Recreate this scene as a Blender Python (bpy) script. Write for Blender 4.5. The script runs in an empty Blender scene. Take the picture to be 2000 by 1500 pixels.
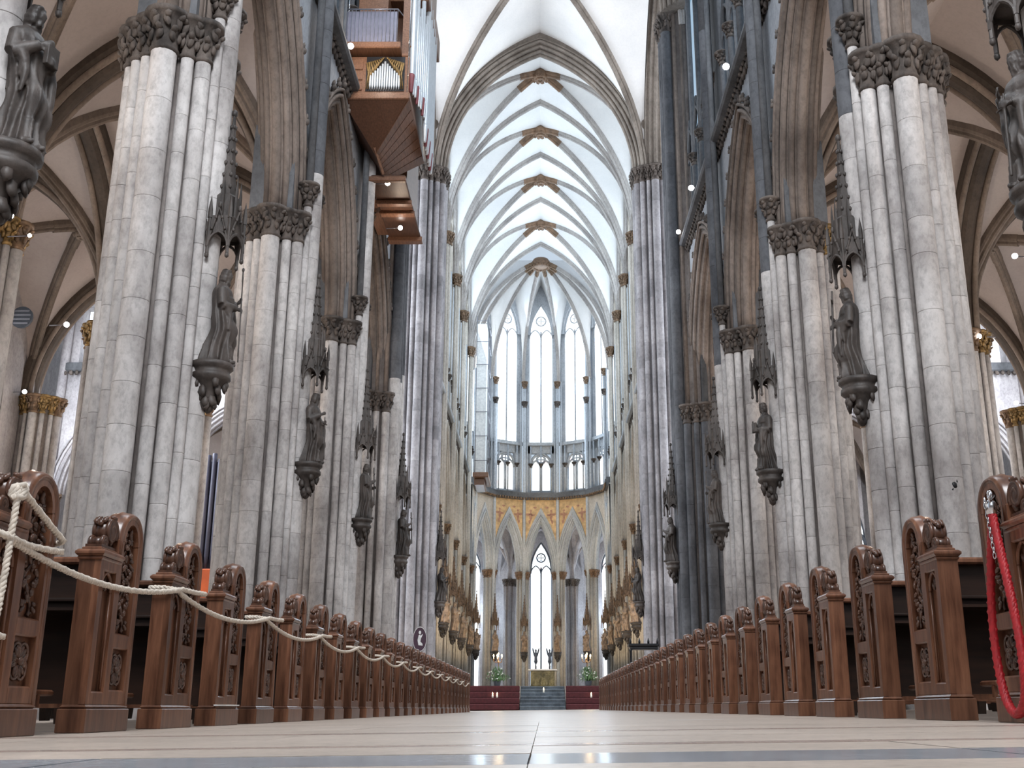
import bpy, math, random
from mathutils import Vector, Matrix, Euler

R_ = math.radians
SC = bpy.context.scene
COL = SC.collection

# ------------------------------------------------------------------ camera
PITCH = R_(16.63)
cam_d = bpy.data.cameras.new('camera')
cam_d.sensor_fit = 'HORIZONTAL'
cam_d.sensor_width = 36.0
cam_d.lens = 36.0 * 2120 / 2000
cam_d.shift_x = -0.030
cam_d.clip_end = 500
cam = bpy.data.objects.new('camera', cam_d)
cam.location = (0, 0, 0.0905)
cam.rotation_euler = (math.pi / 2 + PITCH, 0, 0)
COL.objects.link(cam)
SC.camera = cam

# ------------------------------------------------------------------ world, light, exposure
world = bpy.data.worlds.new('world')
SC.world = world
world.use_nodes = True
wb = world.node_tree.nodes['Background']
wb.inputs[0].default_value = (0.72, 0.85, 1.0, 1)
wb.inputs[1].default_value = 0.8

SC.view_settings.view_transform = 'Standard'
SC.view_settings.look = 'None'
SC.view_settings.gamma = 1.0
SC.view_settings.use_curve_mapping = False
SC.view_settings.exposure = 0.0
cy = SC.cycles
cy.use_denoising = True
cy.max_bounces = 5
cy.diffuse_bounces = 3
cy.glossy_bounces = 2
cy.transmission_bounces = 2
cy.sample_clamp_indirect = 4.0
cy.caustics_reflective = False
cy.caustics_refractive = False


def area(name, loc, target, sx, sy, watts, col):
    d = bpy.data.lights.new(name, 'AREA')
    d.shape = 'RECTANGLE'
    d.size, d.size_y = sx, sy
    d.energy = watts
    d.color = col
    o = bpy.data.objects.new(name, d)
    o.location = loc
    v = Vector(target) - Vector(loc)
    o.rotation_euler = v.to_track_quat('-Z', 'Y').to_euler()
    o['kind'] = 'helper'
    COL.objects.link(o)
    return o


def point(name, loc, watts, col, rad=0.25):
    d = bpy.data.lights.new(name, 'POINT')
    d.energy = watts
    d.color = col
    d.shadow_soft_size = rad
    o = bpy.data.objects.new(name, d)
    o.location = loc
    o['kind'] = 'helper'
    COL.objects.link(o)
    return o


def spot(name, loc, target, watts, col, angle=60, rad=0.15):
    d = bpy.data.lights.new(name, 'SPOT')
    d.energy = watts
    d.color = col
    d.spot_size = R_(angle)
    d.spot_blend = 0.6
    d.shadow_soft_size = rad
    o = bpy.data.objects.new(name, d)
    o.location = loc
    v = Vector(target) - Vector(loc)
    o.rotation_euler = v.to_track_quat('-Z', 'Y').to_euler()
    o['kind'] = 'helper'
    COL.objects.link(o)
    return o


DAY = (0.86, 0.93, 1.0)
COOL = (0.70, 0.85, 1.0)
WARM = (1.0, 0.84, 0.70)
# daylight through the great west window behind the camera
area('west_window_daylight', (0, -6.5, 21), (0, 26, 10), 7, 14, 9500, (0.93, 0.96, 1.0))
# daylight through the clerestory of the nave, both sides
area('nave_clerestory_daylight', (-5.6, 22, 30), (3, 22, 4), 10, 26, 2700, DAY)
area('nave_clerestory_daylight', (5.6, 22, 30), (-3, 22, 4), 10, 26, 2700, DAY)
# daylight from the transept windows
area('transept_daylight', (-26, 51, 22), (-5, 56, 16), 14, 22, 12500, DAY)
area('transept_daylight', (26, 51, 22), (5, 56, 16), 14, 22, 11000, DAY)
# daylight through the choir clerestory and the apse windows
for s in (-1, 1):
    area('choir_clerestory_daylight', (s * 5.7, 75, 31), (-s * 4, 75, 34), 30, 12, 1750, COOL)
area('apse_daylight', (0, 99.4, 30), (0, 80, 30), 7, 15, 2000, COOL)
# lamps in the aisles
for s in (-1, 1):
    for k in range(5):
        y = 14.1 + 8.25 * k
        point('aisle_lamp_light', (s * 10.4, y, 10.5), 300, WARM)
        point('aisle_lamp_light', (s * 17.5, y, 10.5), 230, WARM)
point('organ_lamp_light', (-5.4, 29.6, 20.3), 70, (1.0, 0.86, 0.72), 0.1)
point('organ_lamp_light', (-5.2, 36.2, 16.6), 40, (1.0, 0.80, 0.62), 0.1)
# choir lamps: warm light over the figures on the pillars
for s in (-1, 1):
    for y in (62.5, 70, 78, 86):
        spot('choir_lamp_light', (s * 1.5, y, 2.6), (s * 6.2, y + 3.2, 7.5), 900, (1.0, 0.78, 0.48), 75)
spot('apse_lamp_light', (0, 88, 3.0), (0, 101, 9.5), 2600, (1.0, 0.78, 0.50), 80)
for a_ in (-62, -25, 25, 62):
    point('ambulatory_fill', (13.6 * math.sin(R_(a_)) - 0.17, 94.6 + 13.6 * math.cos(R_(a_)), 9), 800, COOL, 0.6)  # added cool fill lights, hung free to brighten the dark ambulatory
spot('apse_wall_light', (-3, 88, 14), (-3.5, 101, 17.5), 1300, (1.0, 0.76, 0.45), 70)
spot('apse_wall_light', (3, 88, 14), (3.5, 101, 17.5), 1300, (1.0, 0.76, 0.45), 70)

# ------------------------------------------------------------------ materials
MATS = {}


def new_mat(name):
    m = bpy.data.materials.new(name)
    m.use_nodes = True
    nt = m.node_tree
    b = nt.nodes['Principled BSDF']
    MATS[name] = m
    return m, nt, b


def ramp(nt, fac, stops):
    r = nt.nodes.new('ShaderNodeValToRGB')
    e = r.color_ramp.elements
    while len(e) > 1:
        e.remove(e[-1])
    e[0].position, e[0].color = stops[0][0], (*stops[0][1], 1)
    for p, c in stops[1:]:
        x = e.new(p)
        x.color = (*c, 1)
    nt.links.new(fac, r.inputs[0])
    return r


def noise(nt, vec, scale, detail=4, rough=0.6):
    n = nt.nodes.new('ShaderNodeTexNoise')
    n.inputs['Scale'].default_value = scale
    n.inputs['Detail'].default_value = detail
    n.inputs['Roughness'].default_value = rough
    if vec is not None:
        nt.links.new(vec, n.inputs['Vector'])
    return n


def mul_color(nt, a, b, fac=1.0, blend='MULTIPLY'):
    mx = nt.nodes.new('ShaderNodeMix')
    mx.data_type = 'RGBA'
    mx.blend_type = blend
    mx.inputs[0].default_value = fac
    nt.links.new(a, mx.inputs[6])
    nt.links.new(b, mx.inputs[7])
    return mx.outputs[2]


def stone(name, dark, light, scale=0.9, vary=0.35, rough=0.8, bump=0.25, stretch=0.6, fine=9.0, grain=0.8):
    """weathered stone: broad blotches, fine grain and a tone of its own for every block"""
    m, nt, b = new_mat(name)
    g = nt.nodes.new('ShaderNodeNewGeometry')
    mp = nt.nodes.new('ShaderNodeMapping')
    mp.inputs['Scale'].default_value = (1, 1, stretch)
    nt.links.new(g.outputs['Position'], mp.inputs['Vector'])
    n1 = noise(nt, mp.outputs[0], scale, 6, 0.65)
    r1 = ramp(nt, n1.outputs[0], [(0.34, dark), (0.62, light)])
    n2 = noise(nt, mp.outputs[0], fine, 5, 0.7)
    r2 = ramp(nt, n2.outputs[0], [(0.32, (0.62,) * 3), (0.55, (1, 1, 1))])
    c = mul_color(nt, r1.outputs[0], r2.outputs[0], grain)
    oi = nt.nodes.new('ShaderNodeObjectInfo')
    r3 = ramp(nt, oi.outputs['Random'], [(0.0, (1 - vary,) * 3), (0.45, (1 - vary * 0.3, 1 - vary * 0.33, 1 - vary * 0.36)), (1.0, (1.0, 1.0, 1.0))])
    c = mul_color(nt, c, r3.outputs[0], 1.0)
    nt.links.new(c, b.inputs['Base Color'])
    b.inputs['Roughness'].default_value = rough
    if bump:
        bp = nt.nodes.new('ShaderNodeBump')
        bp.inputs['Strength'].default_value = bump
        bp.inputs['Distance'].default_value = 0.03
        nt.links.new(n2.outputs[0], bp.inputs['Height'])
        nt.links.new(bp.outputs[0], b.inputs['Normal'])
    return m


def plain(name, col, rough=0.5, metal=0.0, var=0.15, scale=6.0):
    m, nt, b = new_mat(name)
    g = nt.nodes.new('ShaderNodeNewGeometry')
    n1 = noise(nt, g.outputs['Position'], scale, 4)
    lo = tuple(c * (1 - var) for c in col)
    hi = tuple(min(1, c * (1 + var)) for c in col)
    r1 = ramp(nt, n1.outputs[0], [(0.3, lo), (0.7, hi)])
    nt.links.new(r1.outputs[0], b.inputs['Base Color'])
    b.inputs['Roughness'].default_value = rough
    b.inputs['Metallic'].default_value = metal
    return m


def wood(name, dark, light, rough=0.32, vary=0.35, axis=2):
    m, nt, b = new_mat(name)
    tc = nt.nodes.new('ShaderNodeTexCoord')
    mp = nt.nodes.new('ShaderNodeMapping')
    sc = [14, 14, 14]
    sc[axis] = 1.6
    mp.inputs['Scale'].default_value = sc
    nt.links.new(tc.outputs['Object'], mp.inputs['Vector'])
    n1 = noise(nt, mp.outputs[0], 1.6, 6, 0.6)
    r1 = ramp(nt, n1.outputs[0], [(0.3, dark), (0.68, light)])
    oi = nt.nodes.new('ShaderNodeObjectInfo')
    r3 = ramp(nt, oi.outputs['Random'], [(0.0, (1 - vary,) * 3), (1.0, (1, 1, 1))])
    c = mul_color(nt, r1.outputs[0], r3.outputs[0], 1.0)
    nt.links.new(c, b.inputs['Base Color'])
    b.inputs['Roughness'].default_value = rough
    bp = nt.nodes.new('ShaderNodeBump')
    bp.inputs['Strength'].default_value = 0.15
    bp.inputs['Distance'].default_value = 0.004
    nt.links.new(n1.outputs[0], bp.inputs['Height'])
    nt.links.new(bp.outputs[0], b.inputs['Normal'])
    return m


def glow(name, col, strength):
    m, nt, b = new_mat(name)
    b.inputs['Base Color'].default_value = (*col, 1)
    b.inputs['Emission Color'].default_value = (*col, 1)
    b.inputs['Emission Strength'].default_value = strength
    return m


def stained(name, base, strength, amount):
    """daylit leaded glass: nearly white, with small coloured quarries"""
    m, nt, b = new_mat(name)
    g = nt.nodes.new('ShaderNodeNewGeometry')
    mp = nt.nodes.new('ShaderNodeMapping')
    mp.inputs['Scale'].default_value = (2.2, 2.2, 1.5)
    nt.links.new(g.outputs['Position'], mp.inputs['Vector'])
    v = nt.nodes.new('ShaderNodeTexVoronoi')
    v.inputs['Scale'].default_value = 2.0
    nt.links.new(mp.outputs[0], v.inputs['Vector'])
    sep = nt.nodes.new('ShaderNodeSeparateColor')
    nt.links.new(v.outputs['Color'], sep.inputs[0])
    r1 = ramp(nt, sep.outputs[0], [(0.0, base), (0.70, base), (0.76, (1.0, 0.80, 0.45)), (0.83, (0.35, 0.6, 1.0)), (0.9, (1.0, 0.42, 0.38)), (0.96, base)])
    r1.color_ramp.interpolation = 'CONSTANT'
    bc = nt.nodes.new('ShaderNodeRGB')
    bc.outputs[0].default_value = (*base, 1)
    c = mul_color(nt, bc.outputs[0], r1.outputs[0], amount, 'MIX')
    nt.links.new(c, b.inputs['Emission Color'])
    b.inputs['Base Color'].default_value = (0.5, 0.55, 0.6, 1)
    b.inputs['Emission Strength'].default_value = strength
    b.inputs['Roughness'].default_value = 0.2
    return m


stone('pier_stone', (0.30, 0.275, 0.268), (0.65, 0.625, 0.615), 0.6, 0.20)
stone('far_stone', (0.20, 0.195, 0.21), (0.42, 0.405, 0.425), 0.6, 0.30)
stone('core_stone', (0.115, 0.095, 0.088), (0.25, 0.22, 0.205), 0.9, 0.1)  # darker than the shafts: the shade of the recesses is put into the colour
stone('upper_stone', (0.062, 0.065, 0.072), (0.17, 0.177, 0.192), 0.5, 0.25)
stone('arch_stone', (0.115, 0.088, 0.074), (0.30, 0.245, 0.212), 0.6, 0.45)
stone('arch_stone_shaded', (0.016, 0.012, 0.010), (0.048, 0.037, 0.031), 0.6, 0.2)  # arch body behind the rolls, with the shade between them put into its colour
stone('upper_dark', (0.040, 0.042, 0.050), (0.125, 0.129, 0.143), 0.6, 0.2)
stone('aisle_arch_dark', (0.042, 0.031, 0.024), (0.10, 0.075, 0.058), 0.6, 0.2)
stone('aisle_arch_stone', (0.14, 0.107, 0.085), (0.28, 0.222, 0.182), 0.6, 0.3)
stone('spandrel_stone', (0.27, 0.29, 0.32), (0.43, 0.45, 0.49), 0.4, 0.1)
stone('capital_stone', (0.030, 0.024, 0.021), (0.15, 0.122, 0.106), 2.5, 0.2, bump=0.5)
stone('statue_stone', (0.020, 0.016, 0.014), (0.10, 0.082, 0.073), 1.6, 0.15, 0.55, 0.3)
stone('transept_stone', (0.30, 0.285, 0.30), (0.52, 0.49, 0.50), 0.5, 0.3)
stone('choir_stone', (0.42, 0.38, 0.33), (0.66, 0.61, 0.55), 0.5, 0.2)
stone('vault_white', (0.74, 0.74, 0.74), (0.84, 0.83, 0.82), 0.25, 0.06, 0.9, 0.02, 1.0, 9.0, 0.12)
stone('vault_rib', (0.30, 0.28, 0.27), (0.44, 0.41, 0.39), 0.6, 0.1)
stone('crossing_rib', (0.15, 0.125, 0.105), (0.30, 0.26, 0.225), 0.7, 0.15)
stone('aisle_plaster', (0.40, 0.345, 0.325), (0.48, 0.425, 0.405), 0.25, 0.08, 0.9, 0.02, 1.0, 9.0, 0.2)
stone('apse_stone', (0.36, 0.39, 0.43), (0.56, 0.59, 0.63), 0.5, 0.2)
plain('boss_brown', (0.19, 0.115, 0.07), 0.6, 0, 0.4, 3)
plain('gilded', (0.23, 0.145, 0.055), 0.48, 0.35, 0.75, 9)
plain('gilt_brown', (0.17, 0.108, 0.066), 0.55, 0.2, 0.6, 6)
plain('polychrome', (0.30, 0.21, 0.145), 0.55, 0.15, 0.6, 4.5)
wood('pew_wood', (0.080, 0.031, 0.018), (0.26, 0.118, 0.067), 0.28, 0.45)
wood('pew_carving', (0.035, 0.014, 0.008), (0.13, 0.060, 0.036), 0.30, 0.2)
wood('pew_dark', (0.012, 0.006, 0.004), (0.035, 0.016, 0.010), 0.4, 0.3, 0)
wood('organ_wood', (0.14, 0.065, 0.036), (0.29, 0.145, 0.085), 0.35, 0.25, 1)
wood('organ_shade_wood', (0.070, 0.030, 0.016), (0.14, 0.062, 0.034), 0.45, 0.2, 1)
plain('pipe_metal', (0.72, 0.76, 0.80), 0.34, 0.45, 0.08)
plain('pipe_foot_red', (0.24, 0.07, 0.08), 0.5)
plain('rope_white', (0.62, 0.55, 0.47), 0.8, 0, 0.2, 40)
plain('rope_red', (0.34, 0.009, 0.014), 0.55, 0, 0.25, 40)
plain('steel', (0.70, 0.70, 0.72), 0.2, 1.0, 0.05)
plain('iron', (0.015, 0.015, 0.018), 0.45, 0.4, 0.2)
plain('grey_metal', (0.22, 0.22, 0.25), 0.4, 0.6, 0.1)
stone('floor_beige', (0.42, 0.35, 0.295), (0.53, 0.445, 0.38), 1.4, 0.08, 0.34, 0.0, 1.0, 30)
stone('floor_grey', (0.26, 0.28, 0.31), (0.37, 0.39, 0.42), 1.6, 0.12, 0.2, 0.0, 1.0, 30)
stone('floor_brown', (0.33, 0.255, 0.22), (0.44, 0.35, 0.30), 1.6, 0.12, 0.26, 0.0, 1.0, 30)
plain('grout', (0.27, 0.235, 0.21), 0.8)
stone('step_edge', (0.12, 0.15, 0.18), (0.24, 0.28, 0.32), 2.0, 0.2, 0.3, 0.1)
plain('red_carpet', (0.066, 0.012, 0.015), 0.9, 0, 0.35, 9)
stone('step_slate', (0.035, 0.055, 0.075), (0.10, 0.135, 0.17), 2.0, 0.35, 0.35, 0.1)
stone('altar_gold', (0.10, 0.085, 0.035), (0.34, 0.29, 0.14), 4.0, 0.1, 0.45, 0.5)
plain('altar_top', (0.50, 0.46, 0.40), 0.5)
plain('linen', (0.82, 0.82, 0.80), 0.8)
plain('candle_wax', (0.85, 0.82, 0.72), 0.5)
plain('leaf_green', (0.10, 0.19, 0.075), 0.6, 0, 0.5, 9)
plain('blossom', (0.75, 0.78, 0.72), 0.7)
plain('mosaic', (0.52, 0.36, 0.19), 0.6, 0.1, 0.35, 2.2)
plain('angel_paint', (0.36, 0.19, 0.13), 0.7, 0, 0.3, 4)
plain('orange_case', (0.62, 0.12, 0.03), 0.5, 0, 0.2, 1)
plain('slate_pipe', (0.055, 0.055, 0.085), 0.45, 0.2, 0.25, 1)
plain('scaffold_sheet', (0.86, 0.88, 0.90), 0.9)
plain('sign_purple', (0.055, 0.018, 0.040), 0.5)
plain('sign_white', (0.85, 0.85, 0.85), 0.5)
plain('balcony_glass', (0.25, 0.25, 0.32), 0.15, 0.2, 0.1)
plain('lead', (0.06, 0.07, 0.09), 0.6)
stained('glass_apse', (0.92, 0.98, 1.0), 1.9, 0.4)
stained('glass_choir', (0.85, 0.95, 1.0), 1.6, 0.15)
stained('glass_nave', (0.28, 0.52, 0.75), 0.45, 0.15)
stained('glass_aisle', (0.88, 0.95, 1.0), 1.6, 0.35)
glow('lamp_glow', (1.0, 0.93, 0.86), 40.0)
glow('flame', (1.0, 0.70, 0.36), 14.0)

# ------------------------------------------------------------------ mesh helpers
PI = math.pi


class MB:
    def __init__(self):
        self.v, self.f, self.s = [], [], []

    def add(self, verts, faces, smooth=False):
        o = len(self.v)
        self.v.extend(verts)
        for f in faces:
            self.f.append(tuple(i + o for i in f))
            self.s.append(smooth)

    def box(self, x0, x1, y0, y1, z0, z1, ch=0.0):
        if ch <= 0:
            v = [(x, y, z) for z in (z0, z1) for y in (y0, y1) for x in (x0, x1)]
            f = [(0, 2, 3, 1), (4, 5, 7, 6), (0, 1, 5, 4), (2, 6, 7, 3), (0, 4, 6, 2), (1, 3, 7, 5)]
            self.add(v, f)
            return
        c = min(ch, (x1 - x0) / 2.01, (y1 - y0) / 2.01, (z1 - z0) / 2.01)
        # chamfered vertical section stacked in z
        def ring(z, d):
            a, b2, c2, d2 = x0 + d, x1 - d, y0 + d, y1 - d
            return [(a, c2, z), (b2, c2, z), (b2, d2, z), (a, d2, z)]
        v = ring(z0, c) + ring(z0 + c, 0) + ring(z1 - c, 0) + ring(z1, c)
        f = [(3, 2, 1, 0), (12, 13, 14, 15)]
        for k in range(3):
            for i in range(4):
                j = (i + 1) % 4
                f.append((k * 4 + i, k * 4 + j, k * 4 + 4 + j, k * 4 + 4 + i))
        self.add(v, f)

    def lathe(self, prof, n=16, c=(0, 0, 0), a0=0.0, a1=2 * PI, cap=True, smooth=True, phase=0.0):
        full = abs(a1 - a0 - 2 * PI) < 1e-6
        m = n if full else n + 1
        v = []
        for r, z in prof:
            for i in range(m):
                a = a0 + (a1 - a0) * i / n + phase
                v.append((c[0] + r * math.cos(a), c[1] + r * math.sin(a), c[2] + z))
        f = []
        for k in range(len(prof) - 1):
            for i in range(n):
                j = (i + 1) % m
                f.append((k * m + i, k * m + j, (k + 1) * m + j, (k + 1) * m + i))
        self.add(v, f, smooth)
        if cap and full:
            o = len(self.v) - len(v)
            self.f.append(tuple(o + i for i in range(m))[::-1])
            self.s.append(False)
            self.f.append(tuple(o + (len(prof) - 1) * m + i for i in range(m)))
            self.s.append(False)

    def tube(self, path, r, n=8, smooth=True, closed=False):
        """r: number or list of radii"""
        P = [Vector(p) for p in path]
        N = len(P)
        rr = r if isinstance(r, (list, tuple)) else [r] * N
        v, f = [], []
        prev = None
        for i in range(N):
            if closed:
                t = P[(i + 1) % N] - P[i - 1]
            else:
                t = P[min(i + 1, N - 1)] - P[max(i - 1, 0)]
            if t.length < 1e-9:
                t = Vector((0, 0, 1))
            t.normalize()
            if prev is None:
                a = Vector((0, 0, 1)) if abs(t.z) < 0.9 else Vector((1, 0, 0))
                u = t.cross(a).normalized()
            else:
                u = (prev - t * prev.dot(t))
                if u.length < 1e-6:
                    u = t.orthogonal()
                u.normalize()
            prev = u
            w = t.cross(u)
            for k in range(n):
                a = 2 * PI * k / n
                v.append(tuple(P[i] + (u * math.cos(a) + w * math.sin(a)) * rr[i]))
        for i in range(N if closed else N - 1):
            i2 = (i + 1) % N
            for k in range(n):
                k2 = (k + 1) % n
                f.append((i * n + k, i * n + k2, i2 * n + k2, i2 * n + k))
        self.add(v, f, smooth)
        if not closed:
            o = len(self.v) - len(v)
            self.f.append(tuple(o + k for k in range(n))[::-1])
            self.s.append(False)
            self.f.append(tuple(o + (N - 1) * n + k for k in range(n)))
            self.s.append(False)

    def sweep(self, path, prof, normal, smooth=False, closed_prof=True, caps=True):
        """path in a plane with the given normal; prof points (outward, along normal)"""
        P = [Vector(p) for p in path]
        nrm = Vector(normal).normalized()
        N, m = len(P), len(prof)
        v, f = [], []
        for i in range(N):
            t = (P[min(i + 1, N - 1)] - P[max(i - 1, 0)]).normalized()
            out = t.cross(nrm).normalized()
            k = 1.0
            if 0 < i < N - 1:
                t1 = (P[i] - P[i - 1]).normalized()
                d = max(0.5, t1.dot(t))
                k = 1.0 / d
            for a, b in prof:
                v.append(tuple(P[i] + out * (a * k) + nrm * b))
        mm = m if closed_prof else m - 1
        for i in range(N - 1):
            for j in range(mm):
                j2 = (j + 1) % m
                f.append((i * m + j, (i + 1) * m + j, (i + 1) * m + j2, i * m + j2))
        self.add(v, f, smooth)
        if caps and closed_prof:
            o = len(self.v) - len(v)
            self.f.append(tuple(o + j for j in range(m)))
            self.s.append(False)
            self.f.append(tuple(o + (N - 1) * m + j for j in range(m))[::-1])
            self.s.append(False)

    def prism(self, poly, to3, d0, d1, smooth=False):
        """poly: 2D outline; to3(u, v, d) places it"""
        n = len(poly)
        v = [to3(u, w, d0) for u, w in poly] + [to3(u, w, d1) for u, w in poly]
        f = [tuple(range(n))[::-1], tuple(range(n, 2 * n))]
        for i in range(n):
            j = (i + 1) % n
            f.append((i, j, n + j, n + i))
        self.add(v, f, smooth)

    def ico(self, c, s, rot=None, sub=1, jit=0.0, rnd=None):
        vs, fs = ICO[sub]
        M = rot if rot is not None else Matrix.Identity(3)
        out = []
        for p in vs:
            q = Vector((p[0] * s[0], p[1] * s[1], p[2] * s[2]))
            if jit and rnd:
                q *= 1 + rnd.uniform(-jit, jit)
            q = M @ q
            out.append((c[0] + q.x, c[1] + q.y, c[2] + q.z))
        self.add(out, fs, True)

    def mesh(self, name, mat):
        me = bpy.data.meshes.new(name)
        me.from_pydata(self.v, [], self.f)
        me.polygons.foreach_set('use_smooth', self.s)
        me.materials.append(MATS[mat])
        me.update()
        return me


def _ico(sub):
    import bmesh
    bm = bmesh.new()
    bmesh.ops.create_icosphere(bm, subdivisions=sub, radius=1.0)
    vs = [tuple(v.co) for v in bm.verts]
    fs = [tuple(v.index for v in f.verts) for f in bm.faces]
    bm.free()
    return vs, fs


ICO = {1: _ico(1), 2: _ico(2)}


def empty(name, loc=(0, 0, 0), rot=(0, 0, 0)):
    o = bpy.data.objects.new(name, None)
    o.location = loc
    o.rotation_euler = rot
    o.empty_display_size = 0.2
    COL.objects.link(o)
    return o


def put(name, me, parent=None, loc=(0, 0, 0), rot=(0, 0, 0), scale=(1, 1, 1)):
    o = bpy.data.objects.new(name, me)
    o.location = loc
    o.rotation_euler = rot
    o.scale = scale
    if parent is not None:
        o.parent = parent
    COL.objects.link(o)
    return o


def tag(o, label, cat, group=None):
    o['label'] = label
    o['category'] = cat
    if group:
        o['group'] = group
    return o


def struct(o):
    o['kind'] = 'structure'
    return o


def copy_tree(o, parent=None):
    c = o.copy()
    COL.objects.link(c)
    if parent is not None:
        c.parent = parent
    for ch in o.children:
        copy_tree(ch, c)
    return c


ORD = ['first', 'second', 'third', 'fourth', 'fifth', 'sixth', 'seventh', 'eighth', 'ninth', 'tenth', 'eleventh', 'twelfth',
       'thirteenth', 'fourteenth', 'fifteenth', 'sixteenth', 'seventeenth', 'eighteenth', 'nineteenth', 'twentieth',
       'twenty-first', 'twenty-second', 'twenty-third', 'twenty-fourth', 'twenty-fifth', 'twenty-sixth', 'twenty-seventh',
       'twenty-eighth', 'twenty-ninth', 'thirtieth', 'thirty-first', 'thirty-second', 'thirty-third', 'thirty-fourth']


def arch_prof(s, a, rise):
    """height of a pointed arch of half span a at the relative offset s (0 crown, 1 springing)"""
    s = abs(s)
    c = (rise * rise - a * a) / (2 * a)
    r = a + c
    x = s * a + c
    return math.sqrt(max(0.0, r * r - x * x))


def arch_path(a, rise, n=12, stilt=0.0):
    """(u, z) from -a to a, sampled evenly along the arcs"""
    c = (rise * rise - a * a) / (2 * a)
    r = a + c
    th = math.atan2(rise, c)
    left = []
    for i in range(n + 1):
        t = th * i / n
        left.append((-(r * math.cos(t) - c), r * math.sin(t)))
    pts = left + [(-x, z) for x, z in left[-2::-1]]
    if stilt > 0:
        pts = [(-a, -stilt)] + pts + [(a, -stilt)]
    return pts


def circle_prof(cx, cy, r, n=8):
    return [(cx + r * math.cos(2 * PI * i / n), cy + r * math.sin(2 * PI * i / n)) for i in range(n)]


def floor_z(x):
    return 0.012 * max(-6.0, min(6.0, x))


# layout
PX = 6.78                        # arcade axis
AX = 14.2                        # axis between the aisles
OX = 21.0                        # outer wall
YL = [10.35, 17.83, 25.75, 33.8, 42.4]       # pillars of the left arcade, the last at the crossing
YR = [11.2, 18.73, 26.6, 34.7, 44.2]       # right arcade
YS = {-1: YL, 1: YR}
YC = [59.4, 66.6, 74.0, 81.6, 90.6]       # choir side, the first at the crossing
CX = -0.17                       # the choir lies a little off the nave axis
APY, APR = 94.6, 6.55            # centre and radius of the apse
SPR = 12.1                       # springing of the arcades
TRI0, TRI1 = 19.2, 24.0          # gallery
VSPR, VRISE = 30.3, 10.2         # high vault

# ------------------------------------------------------------------ floor
rnd = random.Random(7)
floor = empty('floor')
struct(floor)
mb = MB()


def tilt_quad(m, x0, x1, y0, y1, dz=0.0):
    m.add([(x0, y0, floor_z(x0) + dz), (x1, y0, floor_z(x1) + dz), (x1, y1, floor_z(x1) + dz), (x0, y1, floor_z(x0) + dz)], [(0, 1, 2, 3)])


for xa, xb in ((-32, -6), (-6, 6), (6, 32)):
    tilt_quad(mb, xa, xb, 8.0, 125)
for xa, xb in ((-32, -6), (-6, -2.7), (2.7, 6), (6, 32)):
    tilt_quad(mb, xa, xb, -9, 8.0)
tilt_quad(mb, -2.7, 2.7, -9, 0.9)
put('slab_paving', mb.mesh('slab_paving', 'floor_beige'), floor)
mb = MB()
tilt_quad(mb, -2.7, 2.7, 0.9, 8.0, -0.012)
put('joint_bed', mb.mesh('joint_bed', 'grout'), floor)
rows = [(0.9, 1.42, 'floor_beige'), (1.42, 1.95, 'floor_beige'), (1.95, 2.40, 'floor_grey'), (2.40, 2.89, 'floor_beige'), (2.89, 3.05, 'floor_brown'),
        (3.05, 3.75, 'floor_beige'), (3.75, 4.5, 'floor_beige'), (4.5, 4.72, 'floor_brown'), (4.72, 5.5, 'floor_beige'),
        (5.5, 6.3, 'floor_beige'), (6.3, 7.15, 'floor_beige'), (7.15, 8.0, 'floor_beige')]
for ri, (ya, yb, mt) in enumerate(rows):
    xs = [-2.7, -1.825, -0.925, -0.025, 0.875, 1.775, 2.7]
    for xa, xb in zip(xs[:-1], xs[1:]):
        m = MB()
        g = 0.0009 if mt != 'floor_grey' else 0.002
        ja = rnd.uniform(-0.0006, 0.0006)
        za, zb = floor_z(xa) + ja, floor_z(xb) + ja
        X0, X1, Y0, Y1 = xa + g, xb - g, ya + g, yb - g
        m.add([(X0, Y0, za), (X1, Y0, zb), (X1, Y1, zb), (X0, Y1, za), (X0, Y0, za - .02), (X1, Y0, zb - .02), (X1, Y1, zb - .02), (X0, Y1, za - .02)],
              [(0, 1, 2, 3), (0, 4, 5, 1), (1, 5, 6, 2), (2, 6, 7, 3), (3, 7, 4, 0)])
        put('tile', m.mesh('tile', mt), floor)

# ------------------------------------------------------------------ arcades (shared shapes)
CACHE = {}


def cached(key, fn):
    if key not in CACHE:
        CACHE[key] = fn()
    return CACHE[key]


def leaf_blob(m, c, out, up, L, W, T, rr):
    """one curled leaf: a flattened lump set along out/up"""
    o = Vector(out).normalized()
    u = Vector(up).normalized()
    s = o.cross(u).normalized()
    M = Matrix((s, u, o)).transposed()
    tw = Matrix.Rotation(rr.uniform(-0.5, 0.5), 3, 'Z')
    m.ico(c, (W, L, T), M @ tw, 1, 0.18, rr)


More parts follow.
